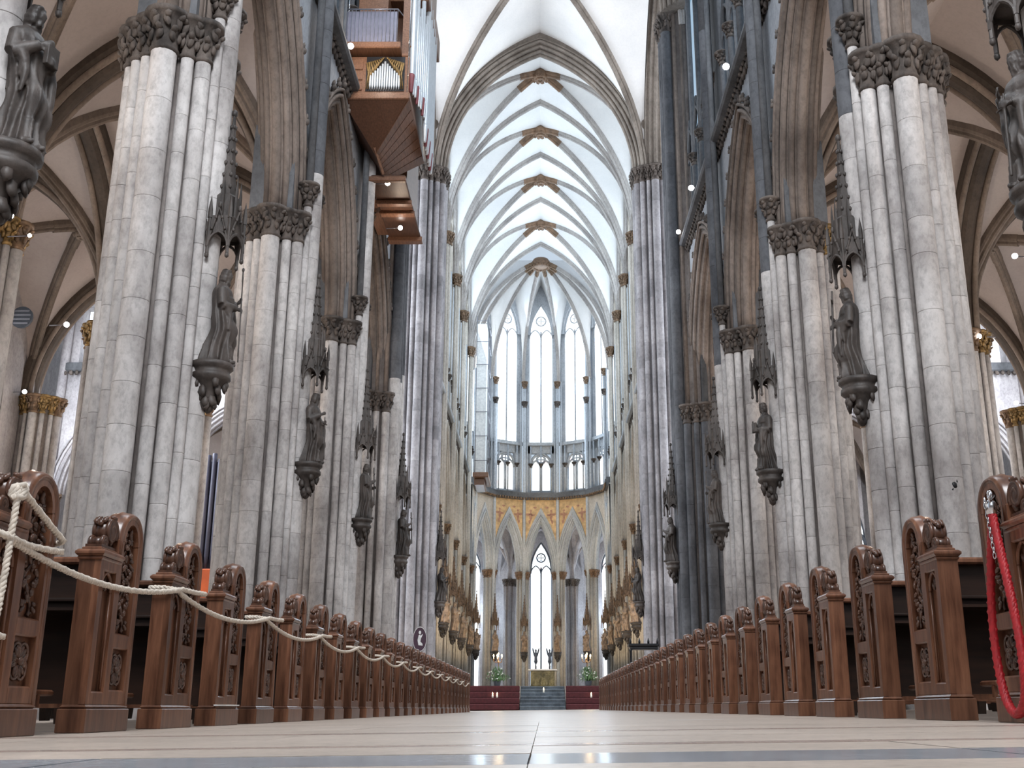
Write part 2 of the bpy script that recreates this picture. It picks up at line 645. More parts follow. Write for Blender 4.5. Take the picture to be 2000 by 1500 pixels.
def capital_mesh(r, h=0.7, mat='capital_stone', seed=1):
    def build():
        rr = random.Random(seed)
        m = MB()
        n = 14
        rt = r + 0.15
        m.lathe([(r * 1.0, -0.10), (r + 0.035, -0.07), (r + 0.035, -0.03), (r + 0.005, 0.0), (r + 0.01, h * 0.35), (r + 0.05, h * 0.65), (rt, h * 0.86), (rt + 0.03, h * 0.88), (rt + 0.03, h)], n)
        k = max(6, int(r * 36))
        for tier, (z, ro) in enumerate(((h * 0.28, r + 0.035), (h * 0.62, r + 0.085))):
            for i in range(k):
                a = 2 * PI * (i + 0.5 * tier) / k + rr.uniform(-0.1, 0.1)
                d = (math.cos(a), math.sin(a), 0)
                leaf_blob(m, (d[0] * ro, d[1] * ro, z), (d[0], d[1], 0.5), (0, 0, 1), h * 0.2, 0.075, 0.05, rr)
                leaf_blob(m, (d[0] * (ro + .055), d[1] * (ro + .055), z + h * 0.13), (d[0], d[1], 0.1), (d[0] * .5, d[1] * .5, 1), h * 0.10, 0.065, 0.06, rr)
        return m.mesh('capital', mat)
    return cached(('cap', round(r, 3), h, mat), build)


def drum_mesh(r, mat='pier_stone'):
    def build():
        m = MB()
        m.lathe([(r - 0.007, 0.0), (r, 0.007), (r, 0.014), (r, 0.986), (r, 0.993), (r - 0.007, 1.0)], 18, cap=False)
        return m.mesh('drum', mat)
    return cached(('drum', round(r, 3), mat), build)


def cyl_mesh(r, z0, z1, mat, n=14, name='shaft'):
    def build():
        m = MB()
        m.lathe([(r, z0), (r, z1)], n)
        return m.mesh(name, mat)
    return cached(('cyl', round(r, 3), z0, z1, mat, n), build)


ROLLS = [(-0.02, 0.0, 0.125), (0.07, 0.23, 0.09), (0.07, -0.23, 0.09), (0.25, 0.39, 0.095), (0.25, -0.39, 0.095),
         (0.44, 0.52, 0.075), (0.44, -0.52, 0.075), (0.62, 0.57, 0.06), (0.62, -0.57, 0.06),
         (0.01, 0.13, 0.04), (0.01, -0.13, 0.04), (0.15, 0.315, 0.038), (0.15, -0.315, 0.038), (0.335, 0.455, 0.036), (0.335, -0.455, 0.036)]
BAND = [(0.03, -0.20), (0.03, 0.20), (0.13, 0.23), (0.15, 0.36), (0.32, 0.39), (0.34, 0.50), (0.66, 0.52), (0.66, -0.52), (0.34, -0.50), (0.32, -0.39), (0.15, -0.36), (0.13, -0.23)]


def arcade_bay(parent, c, ang, a, rise, half, z0, ztop, mats, fine=True, name='arcade_arch', crock=False, sp_th=0.46, rolls=True):
    """one bay of an arcade: an arch of stepped stone with its rolls, and the wall above it.  ang turns local +y"""
    spm, arm = mats
    key = (round(a, 3), round(rise, 3), round(half, 3), round(z0, 2), round(ztop, 2), spm, arm)
    nseg = 12 if fine else 8
    path = [(0, u, z0 + w) for u, w in arch_path(a, rise, nseg)]

    def band():
        m = MB()
        m.sweep(path, BAND, (-1, 0, 0))
        return m.mesh(name, 'arch_stone_shaded' if arm == 'arch_stone' else arm)

    def span():
        m = MB()
        ext = [(-half, z0)] + [(u, z0 + w) for u, w in arch_path(a + 0.6, rise + 0.68, nseg)] + [(half, z0)]
        for x in (-sp_th, sp_th):
            vs, fs = [], []
            for u, w in ext:
                vs.append((x, u, w))
                vs.append((x, u, ztop))
            for i in range(len(ext) - 1):
                fs.append((2 * i, 2 * i + 2, 2 * i + 3, 2 * i + 1))
            m.add(vs, fs)
        m.box(-sp_th, sp_th, -half, half, ztop - 0.1, ztop)
        return m.mesh('spandrel', spm)
    rot = (0, 0, ang)
    put('spandrel', cached(('span',) + key + (sp_th,), span), parent, c, rot)
    b = put(name, cached(('band',) + key, band), parent, c, rot)
    if rolls:
        for off, w, r in ROLLS:
            def roll():
                m = MB()
                pp = [(w, u, z0 + z) for u, z in arch_path(a + off, rise + off * 1.12, nseg)]
                m.tube(pp, r, 8 if fine else 6)
                return m.mesh('moulding', arm)
            put('moulding', cached(('roll', off, w) + key, roll), b)
    if crock:
        def crk():
            m = MB()
            rr = random.Random(3)
            for k in range(5):
                leaf_blob(m, (rr.uniform(-.06, .06), rr.uniform(-.09, .09), rr.uniform(0, .2)), (rr.uniform(-1, 1), rr.uniform(-1, 1), .4), (0, 0, 1), .12, .08, .06, rr)
            return m.mesh('crocket', 'capital_stone')
        cm = cached('crk', crk)
        pts = arch_path(a + 0.72, rise + 0.8, 9)
        for i in range(2, len(pts) - 2):
            u, z = pts[i]
            for sx in (-0.58, 0.58):
                put('crocket', cm, b, (sx, u, z0 + z))
    return b


def arch_wall(parent, c, ang, a, rise, zs, half, z0, ztop, mat, th=0.25):
    """a rectangular field of wall with a pointed opening in it"""
    def build():
        m = MB()
        ext = [(-half, z0)] + [(-a, z0)] + [(u, zs + w) for u, w in arch_path(a, rise, 8)] + [(a, z0), (half, z0)]
        for x in (-th, th):
            vs, fs = [], []
            for u, w in ext:
                vs += [(x, u, w), (x, u, ztop)]
            for i in range(len(ext) - 1):
                fs.append((2 * i, 2 * i + 2, 2 * i + 3, 2 * i + 1))
            m.add(vs, fs)
        m.sweep([(0, -a, z0)] + [(0, u, zs + w) for u, w in arch_path(a, rise, 8)] + [(0, a, z0)], [(0, -th), (0, th), (.05, th), (.05, -th)], (-1, 0, 0))
        return m.mesh('window_surround', mat)
    return put('window_surround', cached(('aw', a, rise, zs, half, z0, ztop, mat, th), build), parent, c, (0, 0, ang))


# ------------------------------------------------------------------ pillars
def pier_dir(side, deg):
    nx = -side
    return (nx * math.sin(R_(deg)), -math.cos(R_(deg)))


def shaft_drums(root, x, y, r, z0, z1, rr, mat='pier_stone', zdark=99):
    s = put('shaft', cyl_mesh(r - 0.012, z0, z1, 'core_stone', 12), root, (x, y, 0))
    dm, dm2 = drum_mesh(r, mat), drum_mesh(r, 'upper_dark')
    z = z0
    while z < z1 - 0.05:
        h = rr.uniform(0.62, 1.15)
        if z + h > z1 - 0.4:
            h = z1 - z
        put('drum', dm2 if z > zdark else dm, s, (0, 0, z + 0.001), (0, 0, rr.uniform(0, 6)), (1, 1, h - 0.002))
        z += h
    return s


def add_base(root, r_pl=1.25):
    def build():
        m = MB()
        m.lathe([(r_pl, -0.3), (r_pl, 0.62), (r_pl - 0.06, 0.70), (r_pl - 0.06, 1.02), (r_pl - 0.02, 1.06), (r_pl - 0.02, 1.12), (r_pl - 0.14, 1.22), (r_pl - 0.16, 1.3)], 12, smooth=False, phase=PI / 12)
        return m.mesh('plinth', 'pier_stone')
    put('plinth', cached(('plinth', r_pl), build), root)


def console_mesh():
    m = MB()
    rr = random.Random(11)
    m.lathe([(0.03, -0.98), (0.10, -0.92), (0.14, -0.70), (0.20, -0.50), (0.34, -0.36), (0.42, -0.30), (0.42, -0.22), (0.37, -0.19), (0.40, -0.12), (0.46, -0.08), (0.46, 0.0)], 16)
    for i in range(26):
        a = rr.uniform(0, 2 * PI)
        z = rr.uniform(-0.85, -0.38)
        ro = 0.13 + (z + 0.85) * 0.42
        d = (math.cos(a), math.sin(a))
        leaf_blob(m, (d[0] * ro, d[1] * ro, z), (d[0], d[1], -.3), (0, 0, 1), .13, .09, .06, rr)
    return m.mesh('console', 'statue_stone')


def canopy_mesh(mat='statue_stone'):
    """a tabernacle: gabled hexagonal hood, pinnacles and a crocketed spire"""
    m = MB()
    n = 6
    R = 0.42
    # hood: an open ring of little gabled arches
    for i in range(n):
        a = 2 * PI * i / n
        b2 = 2 * PI * (i + 1) / n
        p = Vector((R * math.cos(a), R * math.sin(a), 0))
        q = Vector((R * math.cos(b2), R * math.sin(b2), 0))
        mid = (p + q) / 2
        o = mid.normalized()
        for z0, z1, rad in ((-0.12, 0.62, 0.035),):
            m.tube([p + Vector((0, 0, z0)), p + Vector((0, 0, z1))], rad, 6, False)
        m.tube([p + Vector((0, 0, 0.55)), p + Vector((0, 0, 0.72)), p + Vector((0, 0, 0.98))], [0.05, 0.045, 0.004], 6, False)
        m.ico(p + Vector((0, 0, -0.16)), (0.05, 0.05, 0.06))
        # arch and gable
        ap = [p.lerp(q, 0.5 + 0.5 * u) + Vector((0, 0, w)) for u, w in arch_path(1.0, 1.3, 4)]
        ap = [Vector((v.x, v.y, v.z * 0.22)) + o * 0.015 for v in ap]
        m.tube(ap, 0.03, 5, False)
        top = mid + Vector((0, 0, 0.72)) + o * 0.05
        m.tube([p + Vector((0, 0, 0.1)), top, q + Vector((0, 0, 0.1))], 0.032, 5, False)
        v = [tuple(p + Vector((0, 0, 0.28))), tuple(q + Vector((0, 0, 0.28))), tuple(q + Vector((0, 0, 0.6))), tuple(p + Vector((0, 0, 0.6)))]
        v += [tuple(Vector(x) * 0.93 + Vector((0, 0, Vector(x).z * 0.07))) for x in v]
        m.add(v, [(0, 1, 2, 3), (7, 6, 5, 4), (0, 4, 5, 1), (3, 2, 6, 7)])
        m.ico(top + Vector((0, 0, 0.06)), (0.045, 0.045, 0.07))
        for f in (0.35, 0.7):
            m.ico(p.lerp(mid, f) + Vector((0, 0, 0.12 + 0.6 * f)) + o * 0.05, (0.035, 0.035, 0.04))
            m.ico(q.lerp(mid, f) + Vector((0, 0, 0.12 + 0.6 * f)) + o * 0.05, (0.035, 0.035, 0.04))
    m.lathe([(0.02, 0.30), (R * 0.9, 0.34), (R * 0.9, 0.60), (R * 0.5, 0.66)], 6, smooth=False)
    # upper storey and spire
    m.lathe([(0.27, 0.6), (0.27, 1.05), (0.22, 1.1)], 6, smooth=False)
    for i in range(n):
        a = 2 * PI * (i + 0.5) / n
        p = Vector((0.28 * math.cos(a), 0.28 * math.sin(a), 0))
        m.tube([p + Vector((0, 0, 0.6)), p + Vector((0, 0, 1.15)), p + Vector((0, 0, 1.45))], [0.035, 0.035, 0.004], 5, False)
    m.lathe([(0.20, 1.05), (0.11, 1.8), (0.03, 2.75), (0.005, 2.8)], 6, smooth=False)
    for k in range(6):
        z = 1.25 + 0.25 * k
        ro = 0.20 - (z - 1.05) * 0.105
        for i in range(6):
            a = 2 * PI * i / 6
            m.ico((ro * math.cos(a), ro * math.sin(a), z), (0.04, 0.04, 0.05))
    m.ico((0, 0, 2.80), (0.07, 0.07, 0.09))
    return m.mesh('canopy', mat)


CONSOLE = console_mesh()
CANOPY = canopy_mesh()


def add_niche(root, side, off, zc):
    """console and canopy fixed to the nave side of a pillar"""
    nx = -side
    put('console', CONSOLE, root, (nx * off, 0, zc), (0, 0, 0), (.80, .80, .88))
    put('canopy', CANOPY, root, (nx * off, 0, zc + 2.08), (0, 0, 0), (.84, .84, 1.0))


def nave_pier(side, drummed=True, seed=0):
    rr = random.Random(40 + seed)
    root = empty('clustered_pillar')
    put('core', cyl_mesh(0.72, -0.2, SPR, 'core_stone', 28, 'core'), root)
    add_base(root)
    zt = SPR - 0.7
    spec = [(0, .90, .225), (27, .80, .115), (47, .82, .14), (66, .82, .10), (90, .80, .225), (114, .82, .10),
            (-24, .83, .115), (-42, .84, .115), (-62, .84, .135), (-90, .84, .21)]
    for deg, off, r in spec:
        dx, dy = pier_dir(side, deg)
        x, y = dx * off, dy * off
        if deg == 90:
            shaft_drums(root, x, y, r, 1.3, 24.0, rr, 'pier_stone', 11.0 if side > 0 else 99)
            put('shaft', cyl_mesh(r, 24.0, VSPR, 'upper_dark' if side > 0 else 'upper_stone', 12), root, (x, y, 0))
            put('capital', capital_mesh(r), root, (x, y, VSPR - 0.1))
        elif deg in (66, 114):
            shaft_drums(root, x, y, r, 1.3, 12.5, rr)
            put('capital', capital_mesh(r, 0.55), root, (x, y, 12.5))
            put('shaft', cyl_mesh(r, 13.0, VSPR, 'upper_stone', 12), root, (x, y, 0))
        else:
            shaft_drums(root, x, y, r, 1.3, zt, rr)
            put('capital', capital_mesh(r), root, (x, y, zt))
    for deg, off, r in [(133, .82, .14), (153, .80, .115), (180, .90, .225), (-156, .83, .115), (-138, .84, .115), (-118, .84, .135)]:
        dx, dy = pier_dir(side, deg)
        put('shaft', cyl_mesh(r, 1.3, zt, 'pier_stone'), root, (dx * off, dy * off, 0))
        put('capital', capital_mesh(r), root, (dx * off, dy * off, zt))
    return root


def tall_pier(side, kind):
    """crossing pillar: most shafts run up to the high vault"""
    root = empty('crossing_pillar')
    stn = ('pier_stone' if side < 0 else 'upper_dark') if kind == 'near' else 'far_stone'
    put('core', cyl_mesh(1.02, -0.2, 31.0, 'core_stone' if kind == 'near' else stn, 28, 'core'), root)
    add_base(root, 1.45)
    N = 18
    rr = random.Random(77)
    for i in range(N):
        deg = 360.0 * i / N
        r = (.235, .12, .16)[i % 3]
        dx, dy = pier_dir(side, deg)
        off = 1.14
        x, y = dx * off, dy * off
        low = kind == 'near' and (deg < 55 or deg > 215)
        vis = deg <= 130 or deg > 250
        if low:
            shaft_drums(root, x, y, r, 1.3, SPR - 0.7, rr, stn) if vis else put('shaft', cyl_mesh(r, 1.3, SPR - .7, stn), root, (x, y, 0))
            put('capital', capital_mesh(r), root, (x, y, SPR - 0.7))
            put('shaft', cyl_mesh(r * .62, SPR, 31, 'arch_stone' if i % 3 else 'upper_stone', 8), root, (dx * 1.03, dy * 1.03, 0))
        else:
            if vis:
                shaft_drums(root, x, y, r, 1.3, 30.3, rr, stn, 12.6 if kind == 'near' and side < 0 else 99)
            else:
                put('shaft', cyl_mesh(r, 1.3, 30.3, stn), root, (x, y, 0))
            put('capital', capital_mesh(r, 0.9), root, (x, y, 30.2))
    return root


def choir_pier(side, mirror_back=False):
    root = empty('choir_pillar')
    put('core', cyl_mesh(0.72, -0.2, SPR, 'choir_stone', 20, 'core'), root)
    for deg, off, r in [(0, .78, .19), (30, .76, .10), (55, .78, .10), (72, .84, .09), (90, .86, .19), (108, .84, .09), (125, .78, .10), (150, .76, .1), (180, .78, .19),
                        (-30, .76, .1), (-60, .76, .1), (-90, .78, .19), (-120, .76, .1), (-150, .76, .1)]:
        dx, dy = pier_dir(side, deg)
        x, y = dx * off, dy * off
        if deg in (72, 90, 108):
            put('shaft', cyl_mesh(r, 1.0, VSPR - 0.6, 'choir_stone', 12), root, (x, y, 0))
            put('capital', capital_mesh(r + 0.05, 0.75, 'gilt_brown'), root, (x, y, VSPR - 0.6))
        else:
            put('shaft', cyl_mesh(r, 1.0, SPR - 0.6, 'choir_stone', 12), root, (x, y, 0))
            put('capital', capital_mesh(r, 0.6, 'gilt_brown'), root, (x, y, SPR - 0.6))
    return root


SIDE = {-1: 'left', 1: 'right'}
FIG = {}
for s in (-1, 1):
    proto = None
    for k, y in enumerate(YS[s][:4]):
        if proto is None:
            root = proto = nave_pier(s, True, s)
            add_niche(root, s, 1.08, 5.76)
        else:
            root = copy_tree(proto)
        root.location = (s * PX, y, 0)
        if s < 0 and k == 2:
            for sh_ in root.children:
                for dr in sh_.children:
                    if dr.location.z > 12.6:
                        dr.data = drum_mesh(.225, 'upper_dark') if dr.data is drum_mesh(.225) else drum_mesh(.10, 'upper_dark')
        root.rotation_euler = (0, 0, 0)
        where = ['mostly outside the picture edge, nearest to the camera', 'big pale pillar behind the first carved pews', 'next one beyond the biggest pale pillar', 'last one before the crossing'][k]
        tag(root, f'clustered stone pillar of the {SIDE[s]} arcade, {where}', 'pillar', 'nave pillars')
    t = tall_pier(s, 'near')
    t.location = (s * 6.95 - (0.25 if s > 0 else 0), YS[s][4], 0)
    add_niche(t, s, 1.36, 5.76)
    tag(t, f'tall crossing pillar at the end of the {SIDE[s]} nave arcade', 'pillar', 'crossing pillars')
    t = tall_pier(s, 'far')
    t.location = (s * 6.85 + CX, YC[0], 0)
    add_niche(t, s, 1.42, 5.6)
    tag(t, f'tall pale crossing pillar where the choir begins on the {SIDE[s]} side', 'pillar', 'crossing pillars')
    proto = None
    for k, y in enumerate(YC[1:]):
        if proto is None:
            root = proto = choir_pier(s)
        else:
            root = copy_tree(proto)
        root.location = (s * 6.95 + CX, y, 0)
        tag(root, f'slender choir pillar with gilded capital on the {SIDE[s]} side, {ORD[k]} beyond the crossing', 'pillar', 'choir pillars')

# ------------------------------------------------------------------ high walls
NWIN = [0]


def next_window():
    NWIN[0] += 1
    return struct(empty(f'window_{NWIN[0]}'))


def pane_mesh(a, rise, z0, zs, mat):
    """one tall pointed field of glass in the local yz plane, 3 cm thick"""
    poly = [(-a, z0), (a, z0)] + [(u, zs + w) for u, w in arch_path(a, rise, 8)][::-1]
    m = MB()
    m.prism(poly, lambda u, w, d: (d, u, w), -0.015, 0.015)
    return m.mesh('pane', mat)


def tall_window(c, ang, a, z0, zs, rise, lights, glass, bar, parent=None, bar_r=0.08, ring_r=0.10, outer_frame=True):
    """pointed window: lights with small heads, a rose of tracery above"""
    w = next_window()
    w.location = c
    w.rotation_euler = (0, 0, ang)
    lw = 2 * a / lights
    small_rise = lw * 0.75
    key = ('tw', a, z0, zs, rise, lights, glass, bar, bar_r)
    for i in range(lights):
        yc_ = -a + lw * (i + 0.5)
        put('pane', cached(key + ('p',), lambda: pane_mesh(lw / 2 - bar_r * 0.8, small_rise, z0, zs - 0.3, glass)), w, (0, yc_, 0))
    for i in range(1, lights):
        put('mullion', cached(key + ('m',), lambda: cyl_mesh(bar_r, z0, zs + small_rise * 0.4, bar, 8, 'mullion')), w, (0, -a + lw * i, 0))

    def trac():
        m = MB()
        m.tube([(0, u, zs + h) for u, h in arch_path(a, rise, 8, 0)], ring_r, 6)
        for i in range(lights):
            yc_ = -a + lw * (i + 0.5)
            m.tube([(0, yc_ + u, zs - 0.3 + h) for u, h in arch_path(lw / 2 - 0.02, small_rise, 5)], bar_r * 0.8, 6)
        rc = a * 0.42
        zc_ = zs + rise * 0.46
        m.tube([(0, rc * math.cos(t * PI / 8), zc_ + rc * math.sin(t * PI / 8)) for t in range(16)], bar_r * 0.8, 6, True, True)
        for q in range(4):
            t = PI / 4 + q * PI / 2
            m.tube([(0, rc * .5 * math.cos(t) + rc * .42 * math.cos(x * PI / 4), zc_ + rc * .5 * math.sin(t) + rc * .42 * math.sin(x * PI / 4)) for x in range(8)], bar_r * 0.4, 5, True, True)
        m.box(-0.15, 0.15, -a, a, z0 - 0.2, z0)
        return m.mesh('tracery', bar)
    put('tracery', cached(key + ('t',), trac), w)

    def head():
        m = MB()
        poly = [(u, zs + h) for u, h in arch_path(a * 0.97, rise * 0.97, 8)]
        m.prism(poly, lambda u, h, d: (d, u, h), -0.012, 0.012)
        return m.mesh('head_glass', glass)
    put('head_glass', cached(key + ('h',), head), w, (0, 0, 0))
    return w


def upper_wall(name, s, ys, glass, stn, dark, X=6.33, cx=0.0, detail=True, skip_arch=False, arm='arch_stone', spm='spandrel_stone'):
    wall = struct(empty(name, (cx, 0, 0)))
    for i in range(len(ys) - 1):
        ya, yb = ys[i], ys[i + 1]
        yc_, half = (ya + yb) / 2, (yb - ya) / 2
        a = half - (0.74 if detail else 0.80)
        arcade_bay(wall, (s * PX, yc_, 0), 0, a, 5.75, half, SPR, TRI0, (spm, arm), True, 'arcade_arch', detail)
        # string course with a leaf frieze under it
        m = MB()
        prof = [(0, 0), (0.34, 0.06), (0.40, 0.14), (0.40, 0.24), (0.30, 0.30), (0.30, 0.38), (0, 0.42)]
        n = len(prof)
        v = [(s * (X - p), yy, TRI0 + z) for yy in (ya, yb) for p, z in prof]
        m.add(v, [(j, (j + 1) % n, n + (j + 1) % n, n + j) for j in range(n)])
        put('string_course', m.mesh('string_course', dark), wall)
        m = MB()
        rr = random.Random(5)
        k = int(2 * half / 0.3)
        for j in range(k):
            yy = ya + (j + 0.5) * 2 * half / k
            leaf_blob(m, (s * (X - 0.05), yy, TRI0 - 0.16), (-s, 0, -0.2), (0, 0, 1), 0.17, 0.12, 0.10, rr)
            leaf_blob(m, (s * (X - 0.13), yy + 0.12, TRI0 - 0.04), (-s, 0, 0.2), (0, 0, 1), 0.09, 0.11, 0.08, rr)
        fz = put('leaf_frieze', m.mesh('leaf_frieze', 'capital_stone'), wall)
        fz['kind'] = 'stuff'
        # gallery: pairs of lights
        ww = half - 0.7
        L = 4
        lw = 2 * ww / L
        for j in range(L + 1):
            yy = yc_ - ww + lw * j
            put('mullion', cyl_mesh(0.11, TRI0 + 0.4, 30.5, dark, 8, 'mullion'), wall, (s * (X + 0.12), yy, 0))
            put('capital', capital_mesh(0.11, 0.4), wall, (s * (X + 0.12), yy, TRI1 - 1.75))
        for j in range(L):
            yy = yc_ - ww + lw * (j + 0.5)
            put('mullion', cyl_mesh(0.06, TRI0 + 0.4, TRI1 - 1.2, dark, 8, 'mullion'), wall, (s * (X + 0.14), yy, 0))

            def gh(lw=lw):
                m = MB()
                for q in (-1, 1):
                    m.tube([(0, q * lw / 4 + u, z) for u, z in arch_path(lw / 4, lw * 0.32, 4)], 0.05, 6)
                m.tube([(0, u, 0.1 + z) for u, z in arch_path(lw / 2, lw * 0.85, 5)], 0.08, 6)
                m.tube([(0, -lw / 2, 0.8), (0, 0, 2.3), (0, lw / 2, 0.8)], 0.07, 6, False)
                return m.mesh('gallery_tracery', dark)
            put('gallery_tracery', cached(('gh', round(lw, 3), dark), gh), wall, (s * (X + 0.14), yy, TRI1 - 1.45))
        g = next_window()
        g.location = (s * (X + 0.75) + cx, yc_, 0)
        m = MB()
        m.box(-0.015, 0.015, -ww, ww, TRI0 + 0.9, TRI1 - 0.9)
        put('pane', m.mesh('pane', glass), g)
        m = MB()
        m.box(s * (X + 0.3) if s > 0 else s * (X + 0.7), s * (X + 0.7) if s > 0 else s * (X + 0.3), yc_ - ww - 0.2, yc_ + ww + 0.2, TRI1 - 0.5, TRI1)
        m.box(s * (X + 0.3) if s > 0 else s * (X + 1.0), s * (X + 1.0) if s > 0 else s * (X + 0.3), yc_ - half, yc_ + half, TRI0 - 0.3, TRI0 + 0.3)
        put('wall_band', m.mesh('wall_band', stn), wall)
        # window above
        wn = tall_window((s * (X + 0.45) + cx, yc_, 0), 0, ww, TRI1 + 0.1, 31.0, 8.2, 4, glass, dark, bar_r=0.10)
        # stone round the window head
        arch_wall(wall, (s * (X + 0.5), yc_, 0), 0, ww, 8.2, 31.0, half, TRI1 + .05, 41.5, stn)
    for y in ys:
        m = MB()
        lo, hi = sorted((s * (X + 0.02), s * (X + 1.1)))
        m.box(lo, hi, y - 0.72, y + 0.72, SPR - 0.05, 41.0)
        put('pier_wall', m.mesh('pier_wall', stn), wall)
    return wall


for s in (-1, 1):
    upper_wall(f'wall_{SIDE[s]}', s, YS[s], 'glass_nave', 'upper_stone', 'upper_stone')
    upper_wall(f'wall_choir_{SIDE[s]}', s, YC, 'glass_choir', 'choir_stone', 'apse_stone', 6.40, CX, detail=False, arm='choir_stone', spm='choir_stone')

# ------------------------------------------------------------------ vaults
ceil = struct(empty('ceiling'))
aisle_ceil = struct(empty('ceiling_aisles'))


def rib_prof(w, d):
    return [(-d * 0.62, -w * 0.10), (-d * 0.62, w * 0.10), (-d * 0.5, w * 0.24), (-d * 0.3, w * 0.26), (-d * 0.26, w * 0.42), (-d * 0.08, w * 0.5), (d * 0.38, w * 0.5),
            (d * 0.38, -w * 0.5), (-d * 0.08, -w * 0.5), (-d * 0.26, -w * 0.42), (-d * 0.3, -w * 0.26), (-d * 0.5, -w * 0.24)]


def vault_bay(parent, x0, x1, y0, y1, z0, rise, web, rib, wr, dr, n=20, key_mat=None, key_r=0.5, ribs=True):
    cx, cyy = (x0 + x1) / 2, (y0 + y1) / 2
    hx, hy = (x1 - x0) / 2, (y1 - y0) / 2
    m = MB()
    v, f = [], []
    for j in range(n + 1):
        for i in range(n + 1):
            u, w = -1 + 2 * i / n, -1 + 2 * j / n
            z = z0 + max(arch_prof(u, 1, rise / hx), arch_prof(w, 1, rise / hx)) * hx
            v.append((cx + hx * u, cyy + hy * w, z))
    for j in range(n):
        for i in range(n):
            a = j * (n + 1) + i
            u, w = i + .5 - n / 2, j + .5 - n / 2
            if u * w > 0:
                f += [(a, a + n + 2, a + 1), (a, a + n + 1, a + n + 2)]
            else:
                f += [(a, a + n + 1, a + 1), (a + 1, a + n + 1, a + n + 2)]
    m.add(v, f, False)
    put('vault_web', m.mesh('vault_web', web), parent)
    if not ribs:
        return
    for sgn in (-1, 1):
        path = []
        K = 28
        # even steps along the curve
        base = arch_path(1.0, rise / hx, K // 2)
        for u, z in base:
            path.append((cx + hx * u, cyy + sgn * hy * u, z0 + z * hx - 0.02))
        d = Vector((hx, sgn * hy, 0)).normalized()
        nrm = Vector((0, 0, 1)).cross(d)
        m = MB()
        m.sweep(path, rib_prof(wr, dr), nrm)
        put('diagonal_rib', m.mesh('diagonal_rib', rib), parent)
    if key_mat:
        z = z0 + rise
        m = MB()
        rr = random.Random(9)
        m.lathe([(0.02, -0.62), (key_r * 0.7, -0.60), (key_r * 0.95, -0.45), (key_r, -0.2), (key_r * 0.8, 0.05)], 14)
        for i in range(10):
            a = 2 * PI * i / 10
            leaf_blob(m, (key_r * .85 * math.cos(a), key_r * .85 * math.sin(a), -0.5), (math.cos(a), math.sin(a), -.8), (0, 0, 1), key_r * .3, key_r * .25, key_r * .2, rr)
            leaf_blob(m, (key_r * .4 * math.cos(a + .3), key_r * .4 * math.sin(a + .3), -0.63), (math.cos(a), math.sin(a), -2), (math.cos(a), math.sin(a), 0), key_r * .25, key_r * .2, key_r * .15, rr)
        kb = put('keystone', m.mesh('keystone', key_mat), parent, (cx, cyy, z))
        for sgn in (-1, 1):
            for e in (-1, 1):
                path = []
                for q in range(7):
                    u = e * (0.05 + 0.17 * q / 6)
                    path.append((hx * u, sgn * hy * u, arch_prof(u, 1, rise / hx) * hx - rise - 0.04))
                if e < 0:
                    path = path[::-1]
                d = Vector((hx, sgn * hy, 0)).normalized()
                m = MB()
                m.sweep(path, rib_prof(wr * 1.12, dr * 1.15), Vector((0, 0, 1)).cross(d))
                put('painted_rib_end', m.mesh('painted_rib_end', key_mat), kb)


def cross_arch(parent, x0, x1, y, z0, rise, w, d, mat, name='transverse_arch', along='x', n=14):
    cx, hx = (x0 + x1) / 2, (x1 - x0) / 2
    m = MB()
    if along == 'x':
        m.sweep([(cx + u, y, z0 + z) for u, z in arch_path(hx, rise, n)], rib_prof(w, d), (0, 1, 0))
    else:
        m.sweep([(y, cx + u, z0 + z) for u, z in arch_path(hx, rise, n)], rib_prof(w, d), (-1, 0, 0))
    o = put(name, m.mesh(name, mat), parent)
    return o


# nave vault (closes the room; the photo shows it only at the crossing)
ynv = [-7.0, 1.6] + [(a + b) / 2 for a, b in zip(YL, YR)]
for ya, yb in zip(ynv[:-1], ynv[1:]):
    vault_bay(ceil, -6.5, 6.5, ya, yb, VSPR, VRISE, 'vault_white', 'vault_rib', 0.34, 0.42, 12, None)
for y in ynv[1:-1]:
    cross_arch(ceil, -6.5, 6.5, y, VSPR, VRISE, 0.5, 0.5, 'vault_rib')
# crossing
YX = ynv[-1]
vault_bay(ceil, -6.3 + CX, 6.3 + CX, YX + 0.4, YC[0] - 0.4, 31.0, VRISE - 0.7, 'vault_white', 'crossing_rib', 0.42, 0.5, 28, 'boss_brown', 0.7)
for y in (YX, YC[0]):
    m = MB()
    a, rise = 5.75, VRISE - 1.75
    big = [(0.0, -0.25), (0.0, 0.25), (0.16, 0.3), (0.18, 0.5), (0.36, 0.55), (0.38, 0.75), (0.95, 0.78), (0.95, -0.78), (0.38, -0.75), (0.36, -0.55), (0.18, -0.5), (0.16, -0.3)]
    m.sweep([(u + CX, y, 31.0 + z) for u, z in arch_path(a, rise, 16)], big, (0, 1, 0))
    o = put('crossing_arch', m.mesh('crossing_arch', 'crossing_rib'), ceil)
    for off, w, r in ((-0.02, 0, .12), (0.08, .28, .09), (0.08, -.28, .09), (0.26, .52, .09), (0.26, -.52, .09), (0.46, -.76, .07), (0.62, -.8, .06)):
        m = MB()
        m.tube([(u + CX, y + w, 31.0 + z) for u, z in arch_path(a + off, rise + off, 16)], r, 8)
        put('moulding', m.mesh('moulding', 'crossing_rib'), o)
